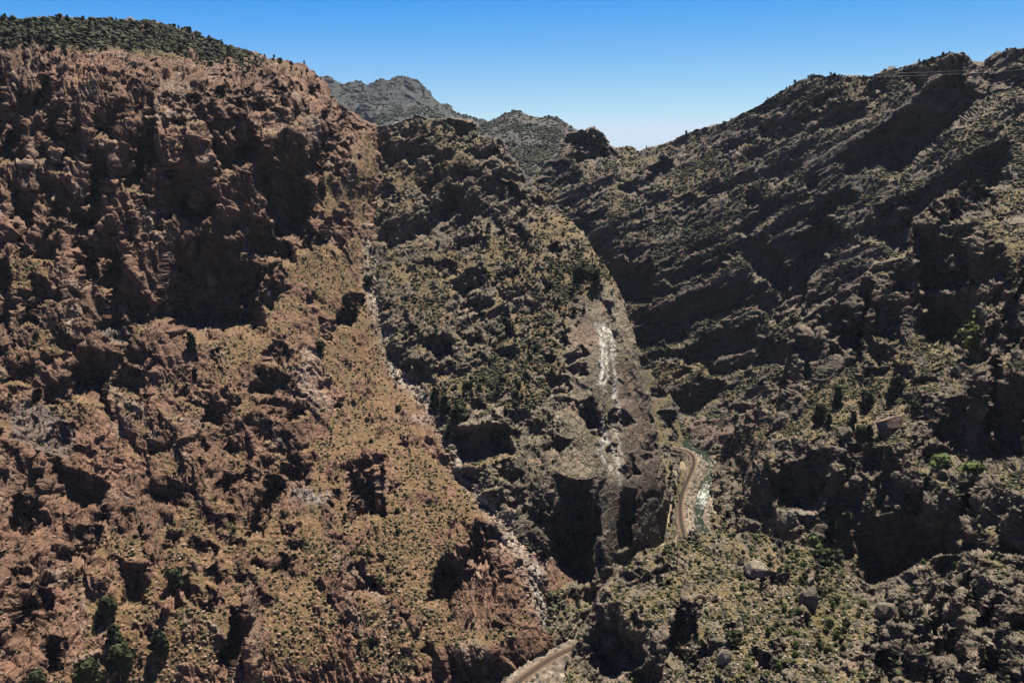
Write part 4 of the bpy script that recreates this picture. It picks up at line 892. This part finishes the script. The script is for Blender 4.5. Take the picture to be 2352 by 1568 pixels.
# ------------------------------------------------------------------ telegraph poles and cables
def tube_mesh(path, rad, sides=8):
    path = np.array(path, float); rad = np.broadcast_to(np.asarray(rad, float), (len(path),))
    T = np.gradient(path, axis=0); T /= np.linalg.norm(T, axis=1, keepdims=True)
    ref = np.where(np.abs(T[:, 2:3]) > .9, np.array([[1., 0, 0]]), np.array([[0, 0, 1.]]))
    A = np.cross(T, ref); A /= np.linalg.norm(A, axis=1, keepdims=True); B = np.cross(T, A)
    an = np.linspace(0, 2 * np.pi, sides, endpoint=False)
    V = path[:, None] + rad[:, None, None] * (A[:, None] * np.cos(an)[None, :, None] + B[:, None] * np.sin(an)[None, :, None])
    n = len(path); idx = np.arange(n * sides).reshape(n, sides); nx = np.roll(idx, -1, 1)
    F = np.stack([idx[:-1], nx[:-1], nx[1:], idx[1:]], -1).reshape(-1, 4)
    c0, c1 = n * sides, n * sides + 1
    V = np.concatenate([V.reshape(-1, 3), path[:1], path[-1:]])
    caps = np.concatenate([np.stack([nx[0], idx[0], np.full(sides, c0), np.full(sides, c0)], -1), np.stack([idx[-1], nx[-1], np.full(sides, c1), np.full(sides, c1)], -1)])
    return V, F, caps[:, :3]
def tubes(name, segs, mat, parent=None, off=(0, 0, 0)):
    Vs = []; Fs = []; n = 0
    for path, r, sd_ in segs:
        V, F, Cc = tube_mesh(np.array(path, float) - np.array(off), r, sd_)
        T3 = np.concatenate([F[:, [0, 1, 2]], F[:, [0, 2, 3]], Cc])
        Vs.append(V); Fs.append(T3 + n); n += len(V)
    return mesh_from(name, np.concatenate(Vs), np.concatenate(Fs), mat, parent=parent, smooth_shade=True)
polewood = plain_material("pole_wood", (.035, .028, .022), .9, 0, .3, 1.5)
poles = [((1602, 1049), 9, "tall dark telegraph pole on the strip between track and river bend"), ((1569, 1113), 8, "dark telegraph pole on the grassy left verge of the railway"), ((1585, 1078), 7, "dark telegraph pole beside the rock crag at the railway bend")]
for (a, b), h, lab in poles:
    base = on_level(a, b, 4.6)
    o = bpy.data.objects.new("telegraph_pole", None); C.objects.link(o); o.location = base
    tag(o, lab, "telegraph pole", "telegraph poles along the railway")
    tubes("shaft", [([(0, 0, -1), (0, 0, h * .5), (0, 0, h)], (.2, .17, .13), 8)], polewood, o)
    tubes("crossarm", [([(-1.1, .15, h - .7), (1.1, .15, h - .7)], (.09, .09), 6)], polewood, o)

cabmat = plain_material("galvanised_cable", (.4, .4, .42), .4, .6, .1, 1)
def cable(p0, p1, sag, r, lab):
    t = np.linspace(0, 1, 40)[:, None]
    P = p0 * (1 - t) + p1 * t; P[:, 2] -= sag * 4 * (t * (1 - t))[:, 0]
    o = tubes("overhead_cable", [(P, np.full(40, r), 6)], cabmat); tag(o, lab, "cable")
    return o
cable(place(1930, 170, 900), place(2352, 152, 900), 2, .06, "upper of two thin wires crossing in front of the right skyline peak")
cable(place(1930, 176, 900), place(2352, 160, 900), 2, .06, "lower of two thin wires crossing in front of the right skyline peak")
cable(at_frame(1895, 1010) + np.array((0, 0, 1.0)), at_frame(2035, 1029) + np.array((0, -1, 2.0)), .6, .11, "pale cable stretched along the bushy right ledge")

# ------------------------------------------------------------------ trees
BARK = plain_material("bark", (.05, .035, .025), .95, 0, .3, 2)
LEAFD = leaf_material("juniper_leaf", (0.0064, 0.0104, 0.0040), (0.0192, 0.0272, 0.0088), .8)
LEAFM = leaf_material("pinyon_leaf", (0.0096, 0.0136, 0.0048), (0.0288, 0.0344, 0.0112), .8)
LEAFG = leaf_material("broadleaf", (.018, .032, .007), (.06, .085, .018), 1.0)
LEAFY = leaf_material("yellow_green_leaf", (0.0280, 0.0360, 0.0080), (0.0720, 0.0760, 0.0176), 1.0)  # yellow green is the foliage's own colour

def crown_mesh(name, mat, seed, shape, n=620, leaf=.085):
    """unit-high crown of leaf-sized faces; shape(t) gives the radius at height t"""
    r = np.random.default_rng(seed)
    lob = [(r.uniform(0, 6.28), r.uniform(.12, .9), r.uniform(.5, 1.0)) for _ in range(16)]
    P = []; Nn = []
    while len(P) < n:
        a, t0, s = lob[r.integers(len(lob))]
        R = shape(t0)
        c = np.array((math.cos(a) * R * .55 * s, math.sin(a) * R * .55 * s, t0))
        d = r.normal(size=3); d /= np.linalg.norm(d)
        p = c + d * (R * .5 + .05) * r.uniform(.55, 1.0) ** .5 * np.array((1, 1, .75))
        if p[2] < .02 or p[2] > 1.05: continue
        P.append(p); Nn.append(d)
    P = np.array(P); Nn = np.array(Nn)
    A = np.cross(Nn, r.normal(size=P.shape)); A /= np.linalg.norm(A, axis=1, keepdims=True); B = np.cross(Nn, A)
    sz = leaf * r.uniform(.6, 1.4, (len(P), 1))
    V = np.stack([P - A * sz, P + B * sz * .7, P + A * sz, P - B * sz * .7 + Nn * sz * .5], 1).reshape(-1, 3)
    F = np.arange(len(V)).reshape(-1, 4)
    F = np.concatenate([F[:, [0, 1, 2]], F[:, [0, 2, 3]]])
    # dark inner mass so the crown is not see-through everywhere
    core = IV2 * (1 + r.uniform(-.25, .25, (len(IV2), 1)))
    cz = core[:, 2] * .40 + .50
    rr = np.array([shape(min(max(q, 0.03), .99)) for q in cz]) * .62
    nrm = np.maximum(np.hypot(core[:, 0], core[:, 1]), .15)
    cc = np.stack([core[:, 0] / np.maximum(nrm, .5) * rr, core[:, 1] / np.maximum(nrm, .5) * rr, cz], -1)
    F = np.concatenate([F, IF2 + len(V)]); V = np.concatenate([V, cc])
    return mesh_from(name, V, F, mat, link=False)
def trunk_mesh(name, seed, h):
    r = np.random.default_rng(seed)
    segs = [([(0, 0, -.12), (r.normal() * .02, r.normal() * .02, h * .5), (r.normal() * .03, r.normal() * .03, h)], (.05, .036, .012), 7)]
    for _ in range(6):
        t = r.uniform(.25, .8) * h; a = r.uniform(0, 6.28); l = r.uniform(.1, .26)
        segs.append(([(0, 0, t), (math.cos(a) * l * .6, math.sin(a) * l * .6, t + l * .25), (math.cos(a) * l, math.sin(a) * l, t + l * .6)], (.02, .014, .005), 5))
    o = tubes(name, segs, BARK)
    me = o.data; bpy.data.objects.remove(o); return me
sh_jun = lambda t: .34 * (1 - t) ** .62 * min(1, .55 + t * 3)
sh_col = lambda t: .22 * (1 - t) ** .55 * min(1, .6 + t * 3)
sh_rnd = lambda t: .44 * math.sqrt(max(.02, 1 - (2 * t - .85) ** 2 / 1.35))
sh_bush = lambda t: .62 * math.sqrt(max(.02, 1 - t * t)) 
CR = {"juniper": [crown_mesh("crown", LEAFD, 100 + i, sh_jun) for i in range(5)],
      "column": [crown_mesh("crown", LEAFD, 120 + i, sh_col, 520) for i in range(3)],
      "pinyon": [crown_mesh("crown", LEAFM, 140 + i, sh_rnd) for i in range(5)],
      "bush": [crown_mesh("foliage", LEAFM, 160 + i, sh_bush, 520, .11) for i in range(5)],
      "green": [crown_mesh("foliage", LEAFG, 180 + i, sh_bush, 640, .10) for i in range(4)],
      "yellow": [crown_mesh("foliage", LEAFY, 190 + i, sh_bush, 520, .11) for i in range(3)]}
TRK = [trunk_mesh("trunk", 200 + i, .85) for i in range(4)]
cnt = {"tree": 0, "bush": 0}
NAMES = {"juniper": "juniper_tree", "column": "juniper_tree", "pinyon": "pinyon_tree", "bush": "bush", "green": "bush", "yellow": "bush"}
def plant(kind, P, h, label, group=None, cat=None, wide=1.0):
    o = bpy.data.objects.new(NAMES[kind], None); C.objects.link(o)
    o.location = P - np.array((0, 0, .06 * h)); o.rotation_euler = (rng.normal() * .04, rng.normal() * .04, rng.uniform(0, 6.28))
    o.scale = (h * wide * rng.uniform(.9, 1.1), h * wide * rng.uniform(.9, 1.1), h)
    bushy = NAMES[kind] == "bush"
    tag(o, label, cat or ("bush" if bushy else "tree"), group)
    me = CR[kind][rng.integers(len(CR[kind]))]
    c = bpy.data.objects.new("foliage" if bushy else "crown", me); C.objects.link(c); c.parent = o
    c.location = (0, 0, 0 if bushy else .06)
    t = bpy.data.objects.new("stem" if bushy else "trunk", TRK[rng.integers(4)]); C.objects.link(t); t.parent = o
    if bushy: t.scale = (.8, .8, .75)
    cnt["bush" if bushy else "tree"] += 1
    return o

def single(kind, u, v, px, label, group=None, wide=1.0, only=None):
    P = at_frame(u, v, only)
    h = px * np.linalg.norm(P - CAM) / FOC / math.cos(PITCH)
    return plant(kind, P, h, label, group, None, wide)

# foot of each plant in the survey frame, its height there
single("pinyon", 246, 1420, 46, "round dark juniper highest of the five on the open talus at lower left", wide=1.05)
single("juniper", 268, 1492, 56, "conical dark juniper just above the shaggy one on the lower left talus")
single("pinyon", 283, 1540, 60, "shaggy dark juniper below the conical one on the lower left talus", wide=.95)
single("juniper", 368, 1502, 56, "dark juniper with a pointed top standing right of its companions on the lower left talus", wide=1.1)
single("pinyon", 205, 1578, 60, "bushy dark juniper cut by the bottom edge at lower left")
single("pinyon", 88, 1585, 40, "small dark tree in the bottom left corner beside the rocks")
single("pinyon", 401, 1350, 42, "slim green pinyon alone among stones left of the ribbed rock")
single("column", 444, 815, 50, "dark tree in the cleft right of the pink rock knob")
single("column", 449, 872, 28, "small dark tree below the cleft on the pink rock knob")
single("pinyon", 735, 810, 28, "round dark shrubby tree alone on the talus right of the broken cliffs")
single("pinyon", 30, 846, 34, "green tree on the ledge at the far left edge")
single("pinyon", 428, 480, 28, "dark round tree on the grassy ledge below the shaded cliff")
single("juniper", 1001, 938, 46, "left one of two dark junipers standing at the gully edge")
single("juniper", 1022, 948, 42, "right one of two dark junipers standing at the gully edge")
single("bush", 1060, 962, 40, "broad dark bush above the pale slab by the gully", wide=1.2)
single("juniper", 1029, 1010, 34, "dark narrow juniper at the left end of the pale slab")
single("pinyon", 1330, 640, 34, "upper of the dark trees on the orange soil near the fin edge")
single("pinyon", 1368, 650, 30, "dark tree nearest the sharp right edge of the fin")
single("pinyon", 846, 660, 28, "dark tree standing in the gully beside the pale wash")
single("bush", 2211, 436, 18, "left of two round bushes on the crest of the right cliff", only="canyon_wall_right")
single("bush", 2248, 440, 22, "right of two round bushes on the crest of the right cliff", only="canyon_wall_right")
single("yellow", 2238, 795, 46, "bright yellow green bush at the foot of the shaded right cliff", wide=1.25)
single("green", 2248, 750, 34, "leafy green bush above the bright yellow green one at the right cliff", wide=1.3)
single("green", 2195, 775, 34, "dark green bush left of the bright yellow green one at the right cliff", wide=1.2)
single("green", 1394, 1578, 46, "bright green leafy bush at the bottom edge below the dark overhang", wide=1.3)
single("green", 1466, 1575, 30, "small green bush at the bottom edge right of the bright leafy one", wide=1.2)
single("pinyon", 1686, 1490, 40, "dark round tree in the middle of the foreground slope", wide=1.2)
single("bush", 1937, 1225, 52, "tall dark green tree growing in the shaded cleft below the block cliff", wide=.6)
single("green", 1872, 1255, 26, "green bush at the mouth of the shaded cleft", wide=1.2)
single("bush", 1892, 1285, 26, "broad green bush just below the mouth of the shaded cleft", wide=1.4)
single("bush", 1925, 1290, 30, "dark green bush against the foot of the big shaded wall", wide=1.2)
single("green", 2160, 1070, 26, "green bush on the ledge above the big shaded wall", wide=1.6)
single("green", 2235, 1090, 26, "spreading bush on the ledge right of the dark alcove", wide=1.8)
for k, (a, b, hh) in enumerate([(1955, 985, 38), (1882, 972, 44), (1922, 935, 44), (1988, 940, 40), (2040, 935, 44), (2060, 900, 38), (1900, 985, 34), (1975, 1012, 36), (1995, 1018, 40), (2100, 950, 34)]):
    single(("juniper", "pinyon")[k % 2], a, b, hh, "dark tree on the bouldery slope above the pink slab", "trees on the bouldery right slope", .85)

def wood(name, n, weight, kinds, h, label, group, px0=None):
    L = LAND[name]; k = pick(name, n * 6, weight)
    P = L["P"].reshape(-1, 3)[k]; got = []
    for p in P:
        if len(got) >= n: break
        if got and min(np.hypot(p[0] - g[0], p[1] - g[1]) for g in got) < h[0] * .4: continue
        got.append(p); plant(kinds[rng.integers(len(kinds))], p, rng.uniform(*h), label, group)
L = LAND["canyon_wall_left"]; u, v, S = L["u"], L["v"], L["S"]
skyl = np.interp(u, [p[0] for p in left_sky], [p[1] for p in left_sky])
below = v - skyl
wood("canyon_wall_left", 140, (below < 70) * (below > -2) * (u < 560) * (.3 + S) * smooth(90, 10, below), ["pinyon", "pinyon", "juniper"], (3.6, 7.2), "dark tree in the wood crowning the red left rim", "wood along the left rim")
wood("canyon_wall_left", 24, (below < 30) * (below > -2) * (u >= 440) * (u < 730) * .5, ["juniper", "pinyon"], (3, 5.5), "small dark tree on the falling shoulder of the left rim", "trees on the shoulder of the left rim")
wood("canyon_wall_left", 16, (below > 75) * (v < 800) * S, ["pinyon"], (3, 5), "lone dark tree on a ledge of the red left cliffs", "trees on the red cliff ledges")
wood("canyon_wall_left", 14, (v > 800) * (v < 1300) * S, ["pinyon", "bush"], (2.5, 4.5), "small dark plant among the broken red rocks above the talus", "plants among the broken red rocks")
u, v, S = Lf["u"], Lf["v"], Lf["S"]
wood("rock_fin", 62, (blob(u, v, (1190, 850, 120, 110, 20)) + .8 * blob(u, v, (1110, 920, 90, 50, 0))) * (.2 + S) , ["juniper", "pinyon", "column"], (3.5, 7), "dark conifer on the wooded lower slope of the central fin", "conifers on the fin slope")
wood("rock_fin", 30, blob(u, v, (1300, 640, 110, 90, 20)) * (.2 + S), ["pinyon", "juniper"], (3, 6), "dark conifer on the upper shoulder of the central fin", "conifers on the fin shoulder")
wood("rock_fin", 24, (blob(u, v, (1010, 320, 110, 50, 0)) + blob(u, v, (1120, 560, 150, 40, 0))) * (.2 + S), ["pinyon", "bush", "juniper"], (3, 6), "dark plant near the crest and slabs of the central fin", "plants near the fin crest")
Lr = LAND["mountainside_right"]; u, v, S = Lr["u"], Lr["v"], Lr["S"]
skr = np.interp(u, [p[0] for p in right_sky], [p[1] for p in right_sky]); below = v - skr
wood("mountainside_right", 56, (below < 16) * (below > -2) * (u > 1480) * (u < 2235) * (.4 + (u > 1780) * .8), ["pinyon", "pinyon", "juniper"], (2.8, 6), "small dark tree standing along the right skyline ridge", "trees on the right skyline")
wood("mountainside_right", 26, (blob(u, v, (1480, 480, 120, 24, -35)) + blob(u, v, (1790, 320, 60, 14, 0)) + blob(u, v, (1505, 810, 40, 18, 0))) * .5, ["bush", "green"], (3, 5), "dark leafy bush in a green band below the right cliffs", "bushes in the green bands of the mountainside")
Ln = LAND["canyon_wall_right"]; u, v, S = Ln["u"], Ln["v"], Ln["S"]
wood("canyon_wall_right", 40, (blob(u, v, (1930, 930, 130, 70, -10)) + blob(u, v, (2120, 850, 90, 60, -20))) * (.15 + S), ["bush", "bush", "pinyon"], (1.6, 3.4), "bush or small tree between boulders on the right ledge slope", "bushes on the right ledge slope", )
wood("canyon_wall_right", 30, (blob(u, v, (1900, 1250, 60, 70, -50)) + blob(u, v, (2230, 1060, 110, 20, 8)) + blob(u, v, (1680, 1215, 60, 20, 0))) * (.2 + S), ["green", "bush"], (1.5, 3.2), "green bush at the foot of the grey right walls", "bushes at the foot of the right walls")
Lo = LAND["foreground_slope"]; u, v, S = Lo["u"], Lo["v"], Lo["S"]
wood("foreground_slope", 95, (blob(u, v, (1880, 1400, 80, 170, 15)) + blob(u, v, (1860, 1300, 90, 50, 0))) * (.2 + S), ["green", "bush", "yellow", "bush"], (1.3, 3.8), "leafy bush crowding the green hollow of the foreground slope", "bushes in the foreground hollow")
wood("foreground_slope", 60, (u < 1800) * S, ["bush", "bush", "green"], (1.1, 2.8), "bush among pale stones on the open foreground slope", "bushes on the open foreground slope")
wood("foreground_slope", 26, (u > 2000) * (.15 + S), ["bush", "green"], (1.0, 2.6), "bush rooted in cracks of the craggy foreground outcrop", "bushes on the craggy outcrop")
print("PLANTS", cnt)

# dead trees
GREYW = plain_material("dead_wood", (.22, .2, .175), .9, 0, .25, 2)
def snag(u, v, px, lab, seed, only=None):
    r = np.random.default_rng(seed); P = at_frame(u, v, only)
    h = px * np.linalg.norm(P - CAM) / FOC
    o = bpy.data.objects.new("dead_tree", None); C.objects.link(o); o.location = P; tag(o, lab, "dead tree")
    tubes("trunk", [([(0, 0, -.3), (.05 * h, 0, .5 * h), (.08 * h, .03 * h, h)], (.045 * h, .03 * h, .008 * h), 7)], GREYW, o)
    for _ in range(9):
        t = r.uniform(.3, .9); a = r.uniform(0, 6.28); l = r.uniform(.2, .4) * h
        b0 = np.array((.08 * h * t, .03 * h * t * t, h * t))
        tubes("branch", [([b0, b0 + np.array((math.cos(a) * l * .6, math.sin(a) * l * .6, l * .25)), b0 + np.array((math.cos(a) * l, math.sin(a) * l, l * .6))], (.018 * h, .012 * h, .004 * h), 5)], GREYW, o)
snag(2338, 1108, 52, "bare grey dead tree on the ledge at the right edge", 5)
snag(2118, 850, 30, "thin dead tree on the bouldery right slope", 6)
snag(278, 1562, 26, "leafless dark shrub at the bottom below the junipers", 7)

# ------------------------------------------------------------------ boulders
def boulder_mesh(seed, ax):
    import bmesh
    r = np.random.default_rng(seed)
    bm = bmesh.new(); bmesh.ops.create_icosphere(bm, subdivisions=4, radius=1)
    V = np.array([x.co[:] for x in bm.verts]); F = np.array([[x.index for x in f.verts] for f in bm.faces]); bm.free()
    for _ in range(22):                                    # planes that cut the block to facets
        n = r.normal(size=3); n /= np.linalg.norm(n); d = r.uniform(.5, .8)
        s = V @ n; V = V - np.maximum(s - d, 0)[:, None] * n
    V = V * (1 + .16 * noise(V, .5, 5, .65, seed=seed)[:, None])
    return V * np.array(ax), F
BOULD = {}
for nm, col in (("pale", (.40, .345, .265)), ("pink", (.27, .185, .14)), ("grey", (.25, .21, .16)), ("red", (.22, .125, .085))):
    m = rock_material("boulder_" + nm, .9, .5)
    BOULD[nm] = (m, col)
def boulder(u, v, wpx, hpx, tone, lab, group=None, seed=0, only=None, P=None, ax=None):
    if P is None: P = at_frame(u, v, only)
    k = np.linalg.norm(P - CAM) / FOC
    ax = ax or (wpx * k / 2, wpx * k / 2 * .8, hpx * k / 2)
    V, F = boulder_mesh(seed + 300, ax)
    m, col = BOULD[tone]
    o = mesh_from("boulder", V, F, m, attrs={"tint": np.tile(np.array(col) * ALB * 1.15, (len(V), 1)), "rocky": np.full(len(V), .7)})
    o.location = P + np.array((0, 0, ax[2] * .3)); o.rotation_euler = (0, 0, rng.uniform(-.4, .4))
    tag(o, lab, "boulder", group); return o
boulder(1735, 1314, 82, 54, "pale", "big pale boulder with a flat cracked top on the foreground slope", seed=1)
boulder(1852, 1392, 44, 84, "grey", "tall grey boulder standing among bushes in the foreground hollow", seed=2)
boulder(1862, 1345, 26, 26, "grey", "small grey boulder resting above the tall one in the hollow", seed=3)
boulder(2047, 985, 72, 50, "pink", "large pink slab boulder on the right ledge slope", seed=4)
boulder(1942, 998, 42, 36, "grey", "flat grey boulder left of the large pink slab", seed=5)
boulder(2040, 1412, 54, 58, "grey", "rounded grey boulder at the foot of the craggy outcrop", seed=6)
boulder(1660, 1520, 36, 62, "pale", "upright whitish boulder near the bottom of the foreground slope", seed=7)
boulder(1888, 1428, 16, 10, "pale", "small white stone on grass right of the hollow bushes", seed=8)
boulder(1610, 1372, 26, 14, "pink", "pair sized flat pink stone on the left of the foreground slope", seed=9)
boulder(1606, 1200, 44, 46, "pink", "pink boulder at the river's edge beside the retaining wall", seed=10)
boulder(1640, 1055, 30, 18, "pink", "flat pink rock on the far river bank", seed=11)
boulder(1740, 1075, 40, 30, "pink", "rounded pink boulder on the right bank above the river", seed=12)
boulder(982, 1462, 12, 12, "pink", "upper one of two pink boulders in the dry wash at the bottom", seed=13)
boulder(996, 1474, 12, 12, "pink", "lower one of two pink boulders in the dry wash at the bottom", seed=14)
boulder(915, 1576, 14, 12, "pale", "pale round stone in the dry wash near the bottom edge", seed=15)
boulder(1183, 795, 9, 8, "pale", "white stone among conifers on the fin slope", seed=16)
boulder(1150, 908, 9, 8, "pale", "pale stone on the lower fin slope above the slab", seed=17)
boulder(590, 885, 46, 30, "red", "big red block fallen below the broken cliffs", seed=18)
boulder(402, 770, 60, 34, "red", "rounded red knob of rock on the ledge under the shaded cliff", seed=19)
def boulders(name, n, weight, size, tone, lab, group, seed):
    L = LAND[name]; k = pick(name, n, weight)
    for i, p in enumerate(L["P"].reshape(-1, 3)[k]):
        s = rng.uniform(*size)
        boulder(0, 0, 0, 0, tone[rng.integers(len(tone))], lab, group, seed + i % 9, P=p, ax=(s, s * rng.uniform(.6, 1), s * rng.uniform(.5, .9)))
boulders("foreground_slope", 46, (Lo["u"] < 2000) * Lo["S"], (.5, 1.3), ["grey", "pale"], "grey stone block half buried in the open foreground slope", "stone blocks on the foreground slope", 400)
boulders("canyon_wall_right", 40, blob(Ln["u"], Ln["v"], (1950, 930, 130, 70, -10)) * (.2 + Ln["S"]), (.8, 2.0), ["grey", "grey", "pink"], "grey stone block tumbled on the bouldery right slope", "stone blocks on the right slope", 420)
boulders("canyon_wall_left", 30, (LAND["canyon_wall_left"]["v"] > 1250) * LAND["canyon_wall_left"]["S"], (.7, 1.6), ["pink", "red"], "reddish stone block on the talus at the foot of the left wall", "stone blocks on the left talus", 440)
boulders("canyon_wall_left", 26, np.exp(-(dgl / 14) ** 2), (.8, 1.9), ["pale", "pink"], "pale stone block lying in the dry gully", "stone blocks in the gully", 460)
HAZE = 1.1e-5

# ------------------------------------------------------------------ camera, light, sky
cam_data = bpy.data.cameras.new("camera"); cam = bpy.data.objects.new("camera", cam_data); C.objects.link(cam)
cam.location = CAM; cam.rotation_euler = (math.radians(90) - PITCH, 0, 0)
cam_data.sensor_width = 36; cam_data.lens = 36 * FOC / FW; cam_data.sensor_fit = "HORIZONTAL"
cam_data.clip_start = 1.0; cam_data.clip_end = 120000
scene.camera = cam
SUN_EL, SUN_AZ = 66.0, 22.0      # azimuth to the right of the viewing direction
se, sa = math.radians(SUN_EL), math.radians(SUN_AZ)
to_sun = Vector((math.cos(se) * math.sin(sa), math.cos(se) * math.cos(sa), math.sin(se)))
sl = bpy.data.lights.new("sun", "SUN"); so = bpy.data.objects.new("sun", sl); C.objects.link(so)
sl.energy = 5.0; sl.angle = math.radians(.5); sl.color = (1.0, .92, .78)
so.rotation_euler = (-to_sun).to_track_quat("-Z", "Y").to_euler(); so.location = (0, 0, 800)
w = bpy.data.worlds.new("World"); scene.world = w; w.use_nodes = True
WN, WL = w.node_tree.nodes, w.node_tree.links
sky = WN.new("ShaderNodeTexSky"); sky.sky_type = "NISHITA"; sky.sun_disc = False
sky.sun_elevation = se; sky.sun_rotation = sa
sky.altitude = 1500; sky.air_density = 1.0; sky.dust_density = 0.3; sky.ozone_density = 6.0
bg = WN["Background"]; bg.inputs[1].default_value = 0.05
sepc = WN.new("ShaderNodeSeparateColor"); comc = WN.new("ShaderNodeCombineColor")
WL.new(sky.outputs[0], sepc.inputs[0])
def mnode(op, a, b):
    n = WN.new("ShaderNodeMath"); n.operation = op
    WL.new(a, n.inputs[0]); n.inputs[1].default_value = b
    return n.outputs[0]
for i in range(3):      # clear deep blue mountain air, pale towards the horizon
    x = mnode("MULTIPLY", sepc.outputs[i], .1)
    if i == 0: x = mnode("MAXIMUM", mnode("ADD", mnode("MULTIPLY", x, 1.58), -.33), .03)
    if i == 1: x = mnode("ADD", mnode("MULTIPLY", mnode("POWER", x, 1.38), 1.22), -.03)
    if i == 2: x = mnode("MULTIPLY", x, 1.22)
    x = mnode("MINIMUM", x, (.60, .72, .86)[i])
    WL.new(mnode("MULTIPLY", x, 5.4), comc.inputs[i])
WL.new(comc.outputs[0], bg.inputs[0])
# the air of the gorge
hv, hn, hl, hb = new_mat("gorge_air")
hn.remove(hb); pvn = hn.new("ShaderNodeVolumePrincipled"); pvn.inputs["Color"].default_value = (.62, .78, 1.0, 1); pvn.inputs["Density"].default_value = HAZE
pvn.inputs["Anisotropy"].default_value = 0.0
hl.new(pvn.outputs[0], hn["Material Output"].inputs["Volume"])
X0, X1, Y0, Y1, Z0, Z1 = -4500, 4500, -300, 8200, -5.0, 1100.0
hV = [(x, y, z) for x in (X0, X1) for y in (Y0, Y1) for z in (Z0, Z1)]
hz = mesh_from("haze", hV, cf, hv); tag(hz, "thin blue air of the gorge", kind="stuff")
vs = scene.view_settings; vs.view_transform = "Standard"; vs.look = "None"; vs.exposure = 1.9; vs.gamma = 1.0
scene.cycles.max_bounces = 4; scene.cycles.diffuse_bounces = 1; scene.cycles.glossy_bounces = 1; scene.cycles.transmission_bounces = 2; scene.cycles.volume_bounces = 0
scene.render.filter_size = 0.9
print("script", round(time.time() - T0, 1), "s")
